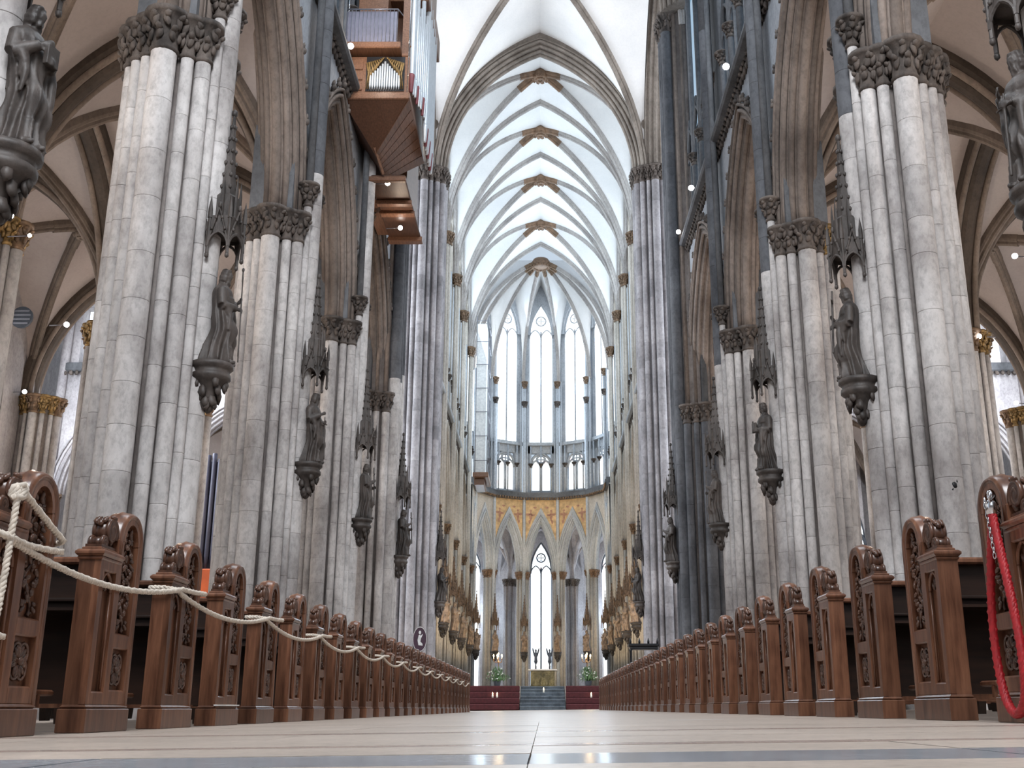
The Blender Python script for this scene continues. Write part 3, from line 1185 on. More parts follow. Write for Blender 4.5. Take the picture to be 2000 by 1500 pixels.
for s in (-1, 1):
    yc_, a = (YX + YC[0]) / 2, (YC[0] - YX) / 2 - 0.9
    m = MB()
    m.sweep([(s * 6.95 + CX, yc_ + u, 31.0 + z) for u, z in arch_path(a, VRISE - 0.6, 16)], big, (-1, 0, 0))
    o = put('crossing_arch', m.mesh('crossing_arch', 'crossing_rib'), ceil)
    for off, w, r in ((-0.02, 0, .12), (0.08, .28, .1), (0.08, -.28, .1), (0.26, .52, .1), (0.26, -.52, .1), (0.46, .76, .08), (0.46, -.76, .08)):
        m = MB()
        m.tube([(s * 6.95 + CX + w, yc_ + u, 31.0 + z) for u, z in arch_path(a + off, VRISE - 0.6 + off, 16)], r, 8)
        put('moulding', m.mesh('moulding', 'crossing_rib'), o)
# choir vault
for i, (ya, yb) in enumerate(zip(YC[:-1], YC[1:])):
    vault_bay(ceil, -6.35 + CX, 6.35 + CX, ya, yb, VSPR, VRISE, 'vault_white', 'vault_rib', 0.34, 0.40, 24, 'boss_brown', 0.55)
    if i:
        o = cross_arch(ceil, -6.35 + CX, 6.35 + CX, ya, VSPR, VRISE, 0.46, 0.5, 'vault_rib')
cross_arch(ceil, -6.35 + CX, 6.35 + CX, YC[-1], VSPR, VRISE, 0.5, 0.5, 'vault_rib')
# wall ribs of the choir
for s in (-1, 1):
    for ya, yb in zip(YC[:-1], YC[1:]):
        cross_arch(ceil, ya, yb, s * 6.3 + CX, VSPR, VRISE * 0.97, 0.3, 0.3, 'vault_rib', 'wall_rib', 'y')

# aisle vaults
AR = 5.6
ya_all = {-1: [1.75] + YL, 1: [2.6] + YR}
for s in (-1, 1):
    for xa, xb in ((PX + 0.1, AX), (AX, OX)):
        x0, x1 = sorted((s * xa, s * xb))
        for y0, y1 in zip(ya_all[s][:-1], ya_all[s][1:]):
            vault_bay(aisle_ceil, x0, x1, y0, y1, SPR, AR + 0.2, 'aisle_plaster', 'aisle_arch_stone', 0.36, 0.40, 18, 'aisle_arch_stone', 0.32)
        for y in ya_all[s]:
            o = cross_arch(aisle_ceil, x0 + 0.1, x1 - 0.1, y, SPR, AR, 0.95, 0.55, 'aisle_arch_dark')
            for w in (-0.34, 0.34):
                m = MB()
                m.tube([((x0 + x1) / 2 + u, y + w, SPR + z) for u, z in arch_path((x1 - x0) / 2 - 0.3, AR - 0.25, 12)], 0.10, 7)
                put('moulding', m.mesh('moulding', 'aisle_arch_stone'), o)
    for y0, y1 in zip(ya_all[s][:-1], ya_all[s][1:]):
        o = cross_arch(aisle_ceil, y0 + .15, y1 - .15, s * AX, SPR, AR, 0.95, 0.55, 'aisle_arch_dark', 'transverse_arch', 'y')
        for w in (-0.34, 0.34):
            m = MB()
            m.tube([(s * AX + w, (y0 + y1) / 2 + u, SPR + z) for u, z in arch_path((y1 - y0) / 2 - 0.45, AR - 0.25, 12)], 0.10, 7)
            put('moulding', m.mesh('moulding', 'aisle_arch_stone'), o)


def aisle_pier(side, lamps=False):
    root = empty('aisle_pillar')
    put('core', cyl_mesh(0.62, -0.2, SPR, 'core_stone', 20, 'core'), root)
    add_base(root, 1.0)
    for i in range(12):
        a = 2 * PI * i / 12
        r = .17 if i % 3 == 0 else .09
        x, y = 0.66 * math.cos(a), 0.66 * math.sin(a)
        put('shaft', cyl_mesh(r, 1.2, SPR - 0.65, 'pier_stone', 12), root, (x, y, 0))
        put('capital', capital_mesh(r, 0.65, 'gilded' if i % 3 else 'gilt_brown'), root, (x, y, SPR - 0.65))
    return root


for s in (-1, 1):
    proto = None
    for xi, X in enumerate((AX, OX - 0.7)):
        for k, y in enumerate(YS[s]):
            if k == 0:
                continue
            if proto is None:
                root = proto = aisle_pier(s)
            else:
                root = copy_tree(proto)
            root.location = (s * X, y, 0)
            tag(root, f'{("slim clustered pillar between the two aisles", "clustered half pillar against the outer aisle wall")[xi]} on the {SIDE[s]}, gilded capitals, {ORD[k - 1]} from the front', 'pillar', 'aisle pillars')

# outer walls of the aisles with windows
for s in (-1, 1):
    w = struct(empty(f'wall_aisle_{SIDE[s]}'))
    for y0, y1 in zip(ya_all[s][:-1], ya_all[s][1:]):
        yc_, half = (y0 + y1) / 2, (y1 - y0) / 2
        m = MB()
        lo, hi = sorted((s * OX, s * (OX + 0.5)))
        m.box(lo, hi, y0, y1, -0.3, 4.5)
        put('wall_bay', m.mesh('wall_bay', 'transept_stone'), w)
        arch_wall(w, (s * (OX + 0.25), yc_, 0), 0, 2.4, 4.2, 11.8, half, 4.5, 18.6, 'transept_stone')
        tall_window((s * (OX + 0.2), yc_, 0), 0, 2.4, 4.5, 11.8, 4.2, 4, 'glass_aisle', 'lead', bar_r=0.1)

# ------------------------------------------------------------------ transepts
for s in (-1, 1):
    w = struct(empty(f'wall_transept_{SIDE[s]}'))
    Y = 62.0
    xs = [8.3, 14.9, 21.6, 28.4]
    for xa, xb in zip(xs[:-1], xs[1:]):
        xc, half = s * (xa + xb) / 2, (xb - xa) / 2
        arcade_bay(w, (xc, Y, 0), -PI / 2, half - 0.6, 4.7, half, SPR - 0.2, 19.3, ('transept_stone', 'transept_stone'), False)
        m = MB()
        lo, hi = xc - half, xc + half
        m.box(lo, hi, Y - 0.75, Y + 0.3, 19.2, 19.75, 0.08)
        put('string_course', m.mesh('string_course', 'upper_stone'), w)
        m = MB()
        rr = random.Random(4)
        for j in range(20):
            leaf_blob(m, (lo + (j + .5) * 2 * half / 20, Y - 0.7, 19.1), (0, -1, -.2), (0, 0, 1), .17, .13, .1, rr)
        o = put('leaf_frieze', m.mesh('leaf_frieze', 'capital_stone'), w)
        o['kind'] = 'stuff'
        g = next_window()
        g.location = (xc, Y + 0.6, 0)
        m = MB()
        m.box(-half + .5, half - .5, -.015, .015, 20.0, 23.4)
        put('pane', m.mesh('pane', 'glass_aisle'), g)
        for j in range(6):
            put('mullion', cyl_mesh(0.12, 19.7, 24.0, 'transept_stone', 8, 'mullion'), g, (-half + .5 + (2 * half - 1) * j / 5, -.4, 0))
        tall_window((xc, Y + 0.3, 0), PI / 2, half - 0.7, 24.4, 32.0, 6.5, 3, 'glass_aisle', 'transept_stone', bar_r=0.13)
        m = MB()
        m.box(lo, hi, Y - .3, Y + .5, 23.4, 24.4)
        m.box(lo, lo + 0.7, Y - .3, Y + .5, 19.2, 41.5)
        m.box(hi - 0.7, hi, Y - .3, Y + .5, 19.2, 41.5)
        put('pier_wall', m.mesh('pier_wall', 'transept_stone'), w)
        arch_wall(w, (xc, Y + .1, 0), PI / 2, half - .7, 6.5, 32.0, half, 24.3, 41.8, 'transept_stone')
        # chapel wall and window seen through the arch
        m = MB()
        m.box(lo, hi, Y + 7.5, Y + 8, -.3, 4)
        m.box(lo, lo + .9, Y + 7.5, Y + 8, 4, 18)
        m.box(hi - .9, hi, Y + 7.5, Y + 8, 4, 18)
        put('chapel_wall', m.mesh('chapel_wall', 'transept_stone'), w)
        arch_wall(w, (xc, Y + 7.75, 0), PI / 2, half - .9, 4.4, 10.4, half, 4.0, 18.5, 'transept_stone')
        tall_window((xc, Y + 7.6, 0), PI / 2, half - 0.9, 4.0, 10.4, 4.4, 4, 'glass_aisle', 'lead', bar_r=0.15)
        vault_bay(aisle_ceil, lo, hi, Y + 0.3, Y + 7.7, SPR, AR, 'aisle_plaster', 'aisle_arch_stone', 0.36, 0.4, 12)
    for x in xs:
        for dx_ in (-0.28, 0, 0.28):
            put('shaft', cyl_mesh(0.2, 0, SPR - 0.8, 'transept_stone', 12), w, (s * x + dx_, Y - 0.2 - (0.35 if dx_ == 0 else 0), 0))
            put('capital', capital_mesh(0.2, 0.65, 'gilt_brown'), w, (s * x + dx_, Y - 0.2 - (0.35 if dx_ == 0 else 0), SPR - 0.85))
        put('shaft', cyl_mesh(0.26, SPR - 0.2, 31, 'transept_stone', 12), w, (s * x, Y - 0.55, 0))
    m = MB()
    lo, hi = sorted((s * 30.5, s * 31))
    m.box(lo, hi, 38, 72, -.3, 42)
    m.box(*sorted((s * 20.6, s * 31)), YS[s][4] - .3, YS[s][4] + .3, -.3, 42)
    put('end_wall', m.mesh('end_wall', 'transept_stone'), w)
    m = MB()
    m.box(*sorted((s * 7.6, s * 31)), 42, 73, 41.6, 42)
    m.box(*sorted((s * 7.5, s * 21.5)), YS[s][4] - .2, YS[s][4] + .2, SPR + AR + 0.6, 42)
    put('roof_wall', m.mesh('roof_wall', 'transept_stone'), w)

# west wall behind the camera and simple roof edges
w = struct(empty('wall_west'))
m = MB()
m.box(-22, 22, -8.5, -8, -.3, 42)
put('wall_face', m.mesh('wall_face', 'transept_stone'), w)
tall_window((0, -7.9, 0), PI / 2, 5.0, 6.0, 25.0, 9.0, 6, 'glass_aisle', 'lead', bar_r=0.14)

# ------------------------------------------------------------------ apse: seven sides of a twelve-sided figure
apse = struct(empty('wall_apse'))
CORN = [R_(d) for d in (-105, -75, -45, -15, 15, 45, 75, 105)]


def apt(ang, r):
    return Vector((CX + r * math.sin(ang), APY + r * math.cos(ang), 0))


RP = APR                      # corner radius of the wall line
SIDE_H = RP * math.sin(R_(15))   # half a side
for k in range(7):
    am = (CORN[k] + CORN[k + 1]) / 2
    ap = RP * math.cos(R_(15))
    c = apt(am, ap)
    ang = -PI / 2 - am           # local +y runs along the side
    # arch and painted spandrel
    m_paint = 'mosaic' if 1 < k < 5 else 'choir_stone'
    arcade_bay(apse, c, ang, SIDE_H - 0.58, 4.7, SIDE_H, SPR - 0.1, 18.9, (m_paint, 'apse_stone'), False, sp_th=0.40)
    if 1 < k < 5:
        # painted angels: flat figures on the spandrel
        m = MB()
        rr = random.Random(k)
        inw = (apt(am, ap - 0.405) - c)
        t = Vector((math.cos(am), -math.sin(am), 0))
        for q in (-1, 1):
            for (du, dz, su, sz) in ((0.95, 17.2, .14, .42), (0.95, 17.72, .10, .12), (0.72, 17.35, .20, .10), (1.2, 17.4, .18, .12), (0.55, 18.05, .16, .10), (1.05, 16.7, .10, .2)):
                pts = []
                for a in range(10):
                    aa = 2 * PI * a / 10
                    pts.append((q * du + su * math.cos(aa) * (1 + .25 * math.sin(3 * aa)), dz + sz * math.sin(aa)))
                m.add([tuple(c + inw + t * u + Vector((0, 0, z))) for u, z in pts] + [tuple(c + inw * 0.97 + t * u + Vector((0, 0, z))) for u, z in pts],
                      [tuple(range(10)), tuple(range(10, 20))[::-1]])
        put('painted_angel', m.mesh('painted_angel', 'angel_paint'), apse)['kind'] = 'stuff'
    # gallery floor, balustrade frieze
    m = MB()
    p0, p1 = apt(CORN[k], RP - 0.75), apt(CORN[k + 1], RP - 0.75)
    q0, q1 = apt(CORN[k], RP + 0.9), apt(CORN[k + 1], RP + 0.9)
    for z0, z1, off in ((18.75, 18.95, .12), (18.95, 19.25, 0), (19.25, 19.45, .1)):
        d0, d1 = apt(CORN[k], RP - 0.75 + off), apt(CORN[k + 1], RP - 0.75 + off)
        v = [tuple(p + Vector((0, 0, z))) for z in (z0, z1) for p in (d0, d1, q1, q0)]
        m.add(v, [(0, 1, 2, 3)[::-1], (4, 5, 6, 7), (0, 1, 5, 4), (1, 2, 6, 5), (2, 3, 7, 6), (3, 0, 4, 7)])
    put('gallery_ledge', m.mesh('gallery_ledge', 'upper_stone'), apse)
    m = MB()
    rr = random.Random(2)
    for j in range(11):
        p = p0.lerp(p1, (j + .5) / 11)
        leaf_blob(m, (p.x, p.y, 18.85), tuple(-(p - Vector((CX, APY, 0)))), (0, 0, 1), .16, .10, .09, rr)
    put('leaf_frieze', m.mesh('leaf_frieze', 'gilt_brown'), apse)['kind'] = 'stuff'
    # gallery with two lights a side
    tall_window(apt(am, ap + 0.45), ang, SIDE_H - 0.75, 19.8, 22.3, 1.1, 2, 'glass_apse', 'apse_stone', bar_r=0.15, ring_r=0.14)
    for q in (-1, 0, 1):
        t = Vector((math.cos(am), -math.sin(am), 0))
        p = apt(am, ap - 0.1) + t * (q * (SIDE_H - 0.72))
        put('mullion', cyl_mesh(0.07, 19.4, 24.0, 'apse_stone', 8, 'mullion'), apse, p)
        put('capital', capital_mesh(0.07, 0.3), apse, (p.x, p.y, 22.0))
    m = MB()
    # wall above the gallery lights and beside them
    t = Vector((math.cos(am), -math.sin(am), 0))
    o = Vector((math.sin(am), math.cos(am), 0))
    cc = apt(am, ap + 0.45)

    def slab(u0, u1, z0, z1, d0, d1):
        v = [tuple(cc + t * u + o * d + Vector((0, 0, z))) for z in (z0, z1) for u, d in ((u0, d0), (u1, d0), (u1, d1), (u0, d1))]
        m.add(v, [(3, 2, 1, 0), (4, 5, 6, 7), (0, 1, 5, 4), (1, 2, 6, 5), (2, 3, 7, 6), (3, 0, 4, 7)])
    slab(-SIDE_H, -SIDE_H + .72, 19.3, 24.2, -.12, .3)
    slab(SIDE_H - .72, SIDE_H, 19.3, 24.2, -.12, .3)
    slab(-SIDE_H, SIDE_H, 23.4, 24.3, -.12, .3)
    slab(-SIDE_H, SIDE_H, 24.1, 24.4, -.5, .3)
    slab(-SIDE_H, -SIDE_H + .55, 24.2, 36, -.1, .3)
    slab(SIDE_H - .55, SIDE_H, 24.2, 36, -.1, .3)
    put('pier_wall', m.mesh('pier_wall', 'apse_stone'), apse)
    # clerestory window
    tall_window(apt(am, ap + 0.3), ang, SIDE_H - 0.55, 24.45, 35.3, 3.2, 2, 'glass_apse', 'apse_stone', bar_r=0.08, ring_r=0.14)
    m = MB()
    m.sweep([tuple(apt(am, ap + .3) + t * (-u) + Vector((0, 0, 35.3 + z))) for u, z in arch_path(SIDE_H - .55, 3.2, 8)], [(0, -.3), (0, .3), (1.5, .3), (1.5, -.3)], tuple(Vector((0, 0, 1)).cross(-t)))
    put('window_surround', m.mesh('window_surround', 'apse_stone'), apse)
    # vault cell
    m = MB()
    n = 12
    v, f = [], []
    for j in range(n + 1):
        sr = j / n
        for i in range(n + 1):
            w = -1 + 2 * i / n
            pa, pb = apt(CORN[k], RP * sr), apt(CORN[k + 1], RP * sr)
            p = pa.lerp(pb, (w + 1) / 2)
            v.append((p.x, p.y, VSPR + arch_prof(abs(w) * sr, 1, VRISE / 6.4) * 6.4))
    for j in range(n):
        for i in range(n):
            a = j * (n + 1) + i
            f.append((a, a + 1, a + n + 2, a + n + 1))
    m.add(v, f)
    put('vault_web', m.mesh('vault_web', 'vault_white'), ceil)

for k, a in enumerate(CORN):
    # rib from the corner to the crown
    path = []
    base = arch_path(1.0, VRISE / 6.4, 12)[:13]
    for u, z in base:
        p = apt(a, RP * -u)
        path.append((p.x, p.y, VSPR + z * 6.4 - 0.02))
    d = (apt(a, 0) - apt(a, 1)).normalized()
    m = MB()
    m.sweep(path, rib_prof(0.3, 0.36), tuple(Vector((0, 0, 1)).cross(d)))
    put('apse_rib', m.mesh('apse_rib', 'vault_rib'), ceil)
m = MB()
rr = random.Random(8)
m.lathe([(0.02, -0.75), (0.55, -0.72), (0.8, -0.5), (0.85, -0.2), (0.7, 0.05)], 16)
for i in range(12):
    a = 2 * PI * i / 12
    leaf_blob(m, (.75 * math.cos(a), .75 * math.sin(a), -.6), (math.cos(a), math.sin(a), -.8), (0, 0, 1), .25, .2, .15, rr)
kb = put('keystone', m.mesh('keystone', 'boss_brown'), ceil, (CX, APY, VSPR + VRISE))
for a in CORN:
    m = MB()
    d = Vector((math.sin(a), math.cos(a), 0))
    path = [tuple(d * (RP * u) + Vector((0, 0, arch_prof(u, 1, VRISE / 6.4) * 6.4 - VRISE - 0.05))) for u in (0.24, 0.2, 0.16, 0.12, 0.08)]
    m.sweep(path, rib_prof(0.36, 0.42), tuple(Vector((0, 0, 1)).cross(-d)))
    put('painted_rib_end', m.mesh('painted_rib_end', 'gilt_brown'), kb)

APSEP = []
for k in range(1, 7):
    a = CORN[k]
    root = empty('apse_pillar', apt(a, RP), (0, 0, 0))
    put('core', cyl_mesh(0.40, 0, SPR, 'choir_stone', 16, 'core'), root)
    for i, (off_a, off, r) in enumerate(((180, .50, .15), (140, .46, .09), (220, .46, .09), (95, .46, .13), (265, .46, .13), (50, .46, .1), (310, .46, .1), (0, .46, .13))):
        b2 = a + R_(off_a)
        x, y = off * math.sin(b2), off * math.cos(b2)
        if i == 0:
            put('shaft', cyl_mesh(r, 1, VSPR, 'apse_stone', 10), root, (x, y, 0))
            put('capital', capital_mesh(r, 0.6, 'gilt_brown'), root, (x, y, VSPR - .6))
            put('capital', capital_mesh(r, 0.5, 'capital_stone'), root, (x, y, 27.8))
            put('console', CONSOLE, root, (x * 1.5, y * 1.5, 4.9), (0, 0, 0), (.8, .8, .9))
            put('canopy', cached('gold_canopy', lambda: canopy_mesh('gilt_brown')), root, (x * 1.5, y * 1.5, 6.95), (0, 0, 0), (.8, .8, 1.05))
        else:
            put('shaft', cyl_mesh(r, 1, SPR - .6, 'choir_stone', 10), root, (x, y, 0))
            put('capital', capital_mesh(r, 0.6, 'boss_brown'), root, (x, y, SPR - .6))
            if i in (1, 2):
                put('shaft', cyl_mesh(r, SPR, VSPR, 'apse_stone', 10), root, (x, y, 0))
    tag(root, f'slim pale apse pillar under the tall windows, {ORD[k - 1]} from the left', 'pillar', 'apse pillars')
    APSEP.append((root, a))

# ambulatory behind the apse: outer wall with windows, pillars and a vault
amb = struct(empty('wall_ambulatory'))
AMB = 16.5
for k in range(7):
    am = (CORN[k] + CORN[k + 1]) / 2
    h = AMB * math.sin(R_(15))
    ap = AMB * math.cos(R_(15))
    c = apt(am, ap)
    ang = -PI / 2 - am
    t = Vector((math.cos(am), -math.sin(am), 0))
    o = Vector((math.sin(am), math.cos(am), 0))
    aw = 1.05 if k == 3 else 2.2
    m = MB()
    cc = c

    def slab2(u0, u1, z0, z1):
        v = [tuple(cc + t * u + o * d + Vector((0, 0, z))) for z in (z0, z1) for u, d in ((u0, -.2), (u1, -.2), (u1, .3), (u0, .3))]
        m.add(v, [(3, 2, 1, 0), (4, 5, 6, 7), (0, 1, 5, 4), (1, 2, 6, 5), (2, 3, 7, 6), (3, 0, 4, 7)])
    slab2(-h, h, -.3, 1.6)
    arch_wall(amb, c, ang, aw, 2.8, 13.4, h, 1.6, 19, 'transept_stone', .22)
    put('wall_bay', m.mesh('wall_bay', 'transept_stone'), amb)
    tall_window(c, ang, aw, 1.6, 13.4, 2.8, 2 if k == 3 else 3, 'glass_apse', 'lead', bar_r=0.085, ring_r=0.12)
for k, a in enumerate(CORN):
    p = apt(a, 11.6)
    root = empty('ambulatory_pillar', p)
    put('core', cyl_mesh(0.42, -0.2, 12.0, 'transept_stone', 12, 'core'), root)
    for i in range(8):
        b2 = 2 * PI * i / 8
        put('shaft', cyl_mesh(0.12, 0, 11.4, 'transept_stone', 8), root, (.48 * math.cos(b2), .48 * math.sin(b2), 0))
        put('capital', capital_mesh(0.12, 0.6, 'capital_stone'), root, (.48 * math.cos(b2), .48 * math.sin(b2), 11.4))
    tag(root, f'grey pillar of the passage behind the altar, {ORD[k]} from the left', 'pillar', 'ambulatory pillars')
for k in range(7):
    # two rings of vault cells with ribs
    for r0, r1 in ((RP, 11.6), (11.6, AMB)):
        m = MB()
        n = 8
        v, f = [], []
        for j in range(n + 1):
            for i in range(n + 1):
                u, w = -1 + 2 * j / n, -1 + 2 * i / n
                r = r0 + (r1 - r0) * j / n
                p = apt(CORN[k], r).lerp(apt(CORN[k + 1], r), i / n)
                v.append((p.x, p.y, 12.0 + max(arch_prof(u, 1, 2.0), arch_prof(w, 1, 2.0)) * 2.7))
        for j in range(n):
            for i in range(n):
                q = j * (n + 1) + i
                f.append((q, q + 1, q + n + 2, q + n + 1))
        m.add(v, f)
        put('vault_web', m.mesh('vault_web', 'transept_stone'), aisle_ceil)
        for sg in (0, 1):
            path = []
            for u, z in arch_path(1, 2.0, 8):
                j = (u + 1) / 2
                i = j if sg == 0 else 1 - j
                r = r0 + (r1 - r0) * j
                p = apt(CORN[k], r).lerp(apt(CORN[k + 1], r), i)
                path.append((p.x, p.y, 12.0 + z * 2.7 - .02))
            m = MB()
            m.tube(path, 0.15, 6)
            put('diagonal_rib', m.mesh('diagonal_rib', 'transept_stone'), aisle_ceil)
for k, a in enumerate(CORN):
    for r0, r1 in ((RP + .3, 11.6), (11.6, AMB)):
        m = MB()
        m.tube([tuple(apt(a, (r0 + r1) / 2 + u * (r1 - r0) / 2) + Vector((0, 0, 12.0 + z * 2.7))) for u, z in arch_path(1, 2.0, 8)], .24, 8)
        put('transverse_arch', m.mesh('transverse_arch', 'transept_stone'), aisle_ceil)
# passages beside the choir: plain outer walls and roof so that no light leaks in
m = MB()
for s in (-1, 1):
    m.box(*sorted((s * 16.2, s * 16.7)), 69.8, 95, -.3, 19)
    m.box(*sorted((s * 7.4, s * 17)), 60, 92, 18.7, 19)
put('wall_bay', m.mesh('wall_bay', 'upper_stone'), amb)
m = MB()
for s in (-1, 1):
    m.box(*sorted((s * 7.9, s * 8.3)), 60, 91, 18.9, 42)
put('wall_bay', m.mesh('wall_bay', 'choir_stone'), amb)

# ------------------------------------------------------------------ statues
def statue_mesh(seed, mat, attr='book', turn=0.0, vox=0.016):
    """a robed standing figure facing +x, 1.86 m high, one continuous surface"""
    rr = random.Random(seed)
    m = MB()
    n = 72
    lean = rr.uniform(-0.04, 0.04)
    prof = [(0.0, .29, .27), (.06, .30, .285), (.25, .265, .26), (.55, .24, .25), (.85, .215, .245), (1.02, .20, .235), (1.2, .205, .25), (1.34, .20, .275), (1.43, .165, .25), (1.49, .11, .16), (1.54, .075, .08), (1.62, .07, .07)]
    rows = []
    f1, f2 = rr.choice([10, 12, 14]), rr.choice([5, 6])
    ph = rr.uniform(0, 6)
    NZ = 46
    v = []
    for j in range(NZ + 1):
        z = 1.62 * j / NZ
        for (za, ra, qa), (zb, rb, qb) in zip(prof[:-1], prof[1:]):
            if za <= z <= zb:
                t = (z - za) / (zb - za)
                rx, ry = ra + (rb - ra) * t, qa + (qb - qa) * t
        amp = 0.20 * max(0.0, 1 - z / 1.2) + (0.06 if z < 1.42 else 0)
        kn = 0.05 * math.exp(-((z - .62) / .22) ** 2)
        cx = 0.05 * math.sin(PI * z / 1.6) + kn
        cyy = lean * math.sin(PI * z / 1.2)
        for i in range(n):
            a = 2 * PI * i / n
            fold = amp * (0.75 * (1.1 - 2.1 * abs(math.sin(f1 * 0.5 * a + ph + 0.8 * z)) ** 0.8) + 0.5 * math.sin(f2 * a - ph - 2.4 * z))
            # mantle folds that sweep up to one hip
            fold += 0.16 * (math.sin(11.0 * (z + 0.28 * math.cos(a - 0.9))) * (1 if 0.35 < z < 1.25 else 0)) * max(0, math.cos(a - .3))
            q = 1 + fold
            v.append((cx + rx * q * math.cos(a), cyy + ry * q * math.sin(a), z))
    f = []
    for j in range(NZ):
        for i in range(n):
            k2 = (i + 1) % n
            f.append((j * n + i, j * n + k2, (j + 1) * n + k2, (j + 1) * n + i))
    f.append(tuple(range(n))[::-1])
    f.append(tuple(NZ * n + i for i in range(n)))
    m.add(v, f, True)
    # feet
    for q in (-1, 1):
        m.ico((.25, q * .10, .04), (.14, .055, .05), None, 2)
    # neck, head, hair, beard
    H = Matrix.Rotation(turn, 3, 'Z') @ Matrix.Rotation(0.22, 3, 'Y')
    hc = Vector((.085, 0, 1.70))

    def hp(x, y, z):
        return tuple(hc + H @ Vector((x, y, z)))
    m.tube([(0.03, 0, 1.44), (.05, 0, 1.55), tuple(hc)], [.085, .062, .06], 12)
    m.ico(tuple(hc), (.098, .078, .118), H, 2)
    m.ico(hp(.035, 0, -.065), (.062, .055, .06), H, 2)          # jaw
    m.ico(hp(.098, 0, -.008), (.022, .016, .034), H, 1)          # nose
    m.ico(hp(.075, .0, .035), (.03, .062, .014), H, 1)           # brow
    for q in (-1, 1):
        m.ico(hp(.082, q * .032, .012), (.014, .016, .010), H, 1)     # eyes
        m.ico(hp(.066, q * .04, -.022), (.025, .022, .022), H, 1)     # cheeks
        m.ico(hp(-.005, q * .082, -.005), (.022, .014, .032), H, 1)    # ears
    m.ico(hp(.094, 0, -.046), (.012, .024, .008), H, 1)          # lips
    # hair: locks round the back and the sides
    for i in range(22):
        a = R_(70 + 220 * i / 21)
        for z, ro in ((.075, .085), (.02, .100), (-.05, .105), (-.10, .095)):
            m.ico(hp(-.015 + ro * math.cos(a), ro * .9 * math.sin(a), z), (.032, .032, .042), H, 1, .15, rr)
    for i in range(12):
        m.ico(hp(rr.uniform(-.07, .045), rr.uniform(-.05, .05), .10), (.035, .035, .028), H, 1, .15, rr)
    if seed != 8:
        for i in range(14):
            m.ico(hp(rr.uniform(.03, .085), rr.uniform(-.045, .045), rr.uniform(-.17, -.085)), (.024, .02, .04), H, 1, .2, rr)
    # arms with wide sleeves; hands with fingers
    for q in (-1, 1):
        sh = Vector((0.02, q * .215, 1.38))
        el = Vector((0.06, q * .30, 1.08)) if q * (1 if seed % 2 else -1) > 0 else Vector((.05, q * .29, 1.05))
        up = q * (1 if seed % 2 else -1) > 0
        wr = Vector((.30, q * .13, 1.22)) if up else Vector((.31, q * .10, 1.05))
        m.tube([sh, sh.lerp(el, .5), el], [.095, .092, .085], 12)
        m.tube([el, el.lerp(wr, .55), wr], [.085, .075, .062], 12)
        # hanging sleeve
        m.tube([el.lerp(wr, .35) + Vector((0, 0, -.04)), el.lerp(wr, .55) + Vector((0, q * .01, -.18)), el.lerp(wr, .5) + Vector((-.02, q * .02, -.36))], [.075, .06, .02], 10)
        d = (wr - el).normalized()
        pm = wr + d * .055
        m.ico(tuple(pm), (.05, .028, .045), d.to_track_quat('X', 'Z').to_matrix(), 2)
        for fi in range(4):
            b0 = pm + d * .035 + Vector((0, 0, .034 - .022 * fi))
            ln = (.062, .07, .066, .052)[fi]
            m.tube([b0, b0 + d * ln * .55 + Vector((0, -q * .012, -.004)), b0 + d * ln * .8 + Vector((0, -q * .045, -.01))], [.012, .011, .009], 6)
        m.tube([pm + Vector((0, 0, .03)), pm + d * .03 + Vector((0, -q * .03, .055)), pm + d * .055 + Vector((0, -q * .05, .05))], [.014, .012, .010], 6)
    # mantle edge falling from the forearm
    m.tube([(.22, .16, 1.12), (.27, .19, .9), (.27, .20, .62), (.24, .21, .42)], [.06, .055, .05, .02], 8)
    m.tube([(.17, -.2, 1.08), (.22, -.21, .85), (.2, -.23, .6)], [.055, .05, .02], 8)
    if attr == 'book':
        m.box(.33, .40, -.10, .11, 1.0, 1.26)
    elif attr == 'staff':
        m.tube([(.42, -.16, .02), (.40, -.15, 1.0), (.38, -.14, 1.78)], .018, 8)
        m.ico((.38, -.14, 1.80), (.035, .035, .05))
    elif attr == 'sword':
        m.tube([(.40, .02, .10), (.37, .02, 1.02)], .024, 8)
        m.tube([(.37, -.13, 1.02), (.37, .17, 1.02)], .018, 8)
        m.tube([(.37, .02, 1.02), (.36, .02, 1.2)], .018, 8)
    elif attr == 'cross':
        m.tube([(.40, .16, .5), (.33, .14, 1.75)], .025, 8)
        m.tube([(.345, -.05, 1.5), (.355, .33, 1.52)], .025, 8)
    me = m.mesh('figure', mat)
    ob = bpy.data.objects.new('tmp', me)
    COL.objects.link(ob)
    md = ob.modifiers.new('r', 'REMESH')
    md.mode = 'VOXEL'
    md.voxel_size = vox
    md.use_smooth_shade = True
    sm = ob.modifiers.new('s', 'SMOOTH')
    sm.factor = 0.5
    sm.iterations = 1
    dg = bpy.context.evaluated_depsgraph_get()
    me2 = bpy.data.meshes.new_from_object(ob.evaluated_get(dg))
    me2.name = 'figure'
    bpy.data.objects.remove(ob)
    bpy.data.meshes.remove(me)
    if not me2.materials:
        me2.materials.append(MATS[mat])
    return me2


STAT = [statue_mesh(i, 'statue_stone', a, t) for i, a, t in ((0, 'book', .3), (1, 'staff', -.3), (2, 'sword', .15), (4, 'cross', -.1))]
GOLD = [statue_mesh(i, 'polychrome', a, t, .03) for i, a, t in ((7, 'book', .3), (8, 'staff', -.2), (11, 'sword', .1))]
HOLD = ['holding a book', 'holding a staff', 'resting a sword on its point', 'holding a cross']


def place_statue(me, loc, face, label, group, sc=1.0):
    o = put('apostle_statue', me, None, loc, (0, 0, face), sc if isinstance(sc, tuple) else (sc, sc, sc))
    tag(o, label, 'statue', group)
    return o


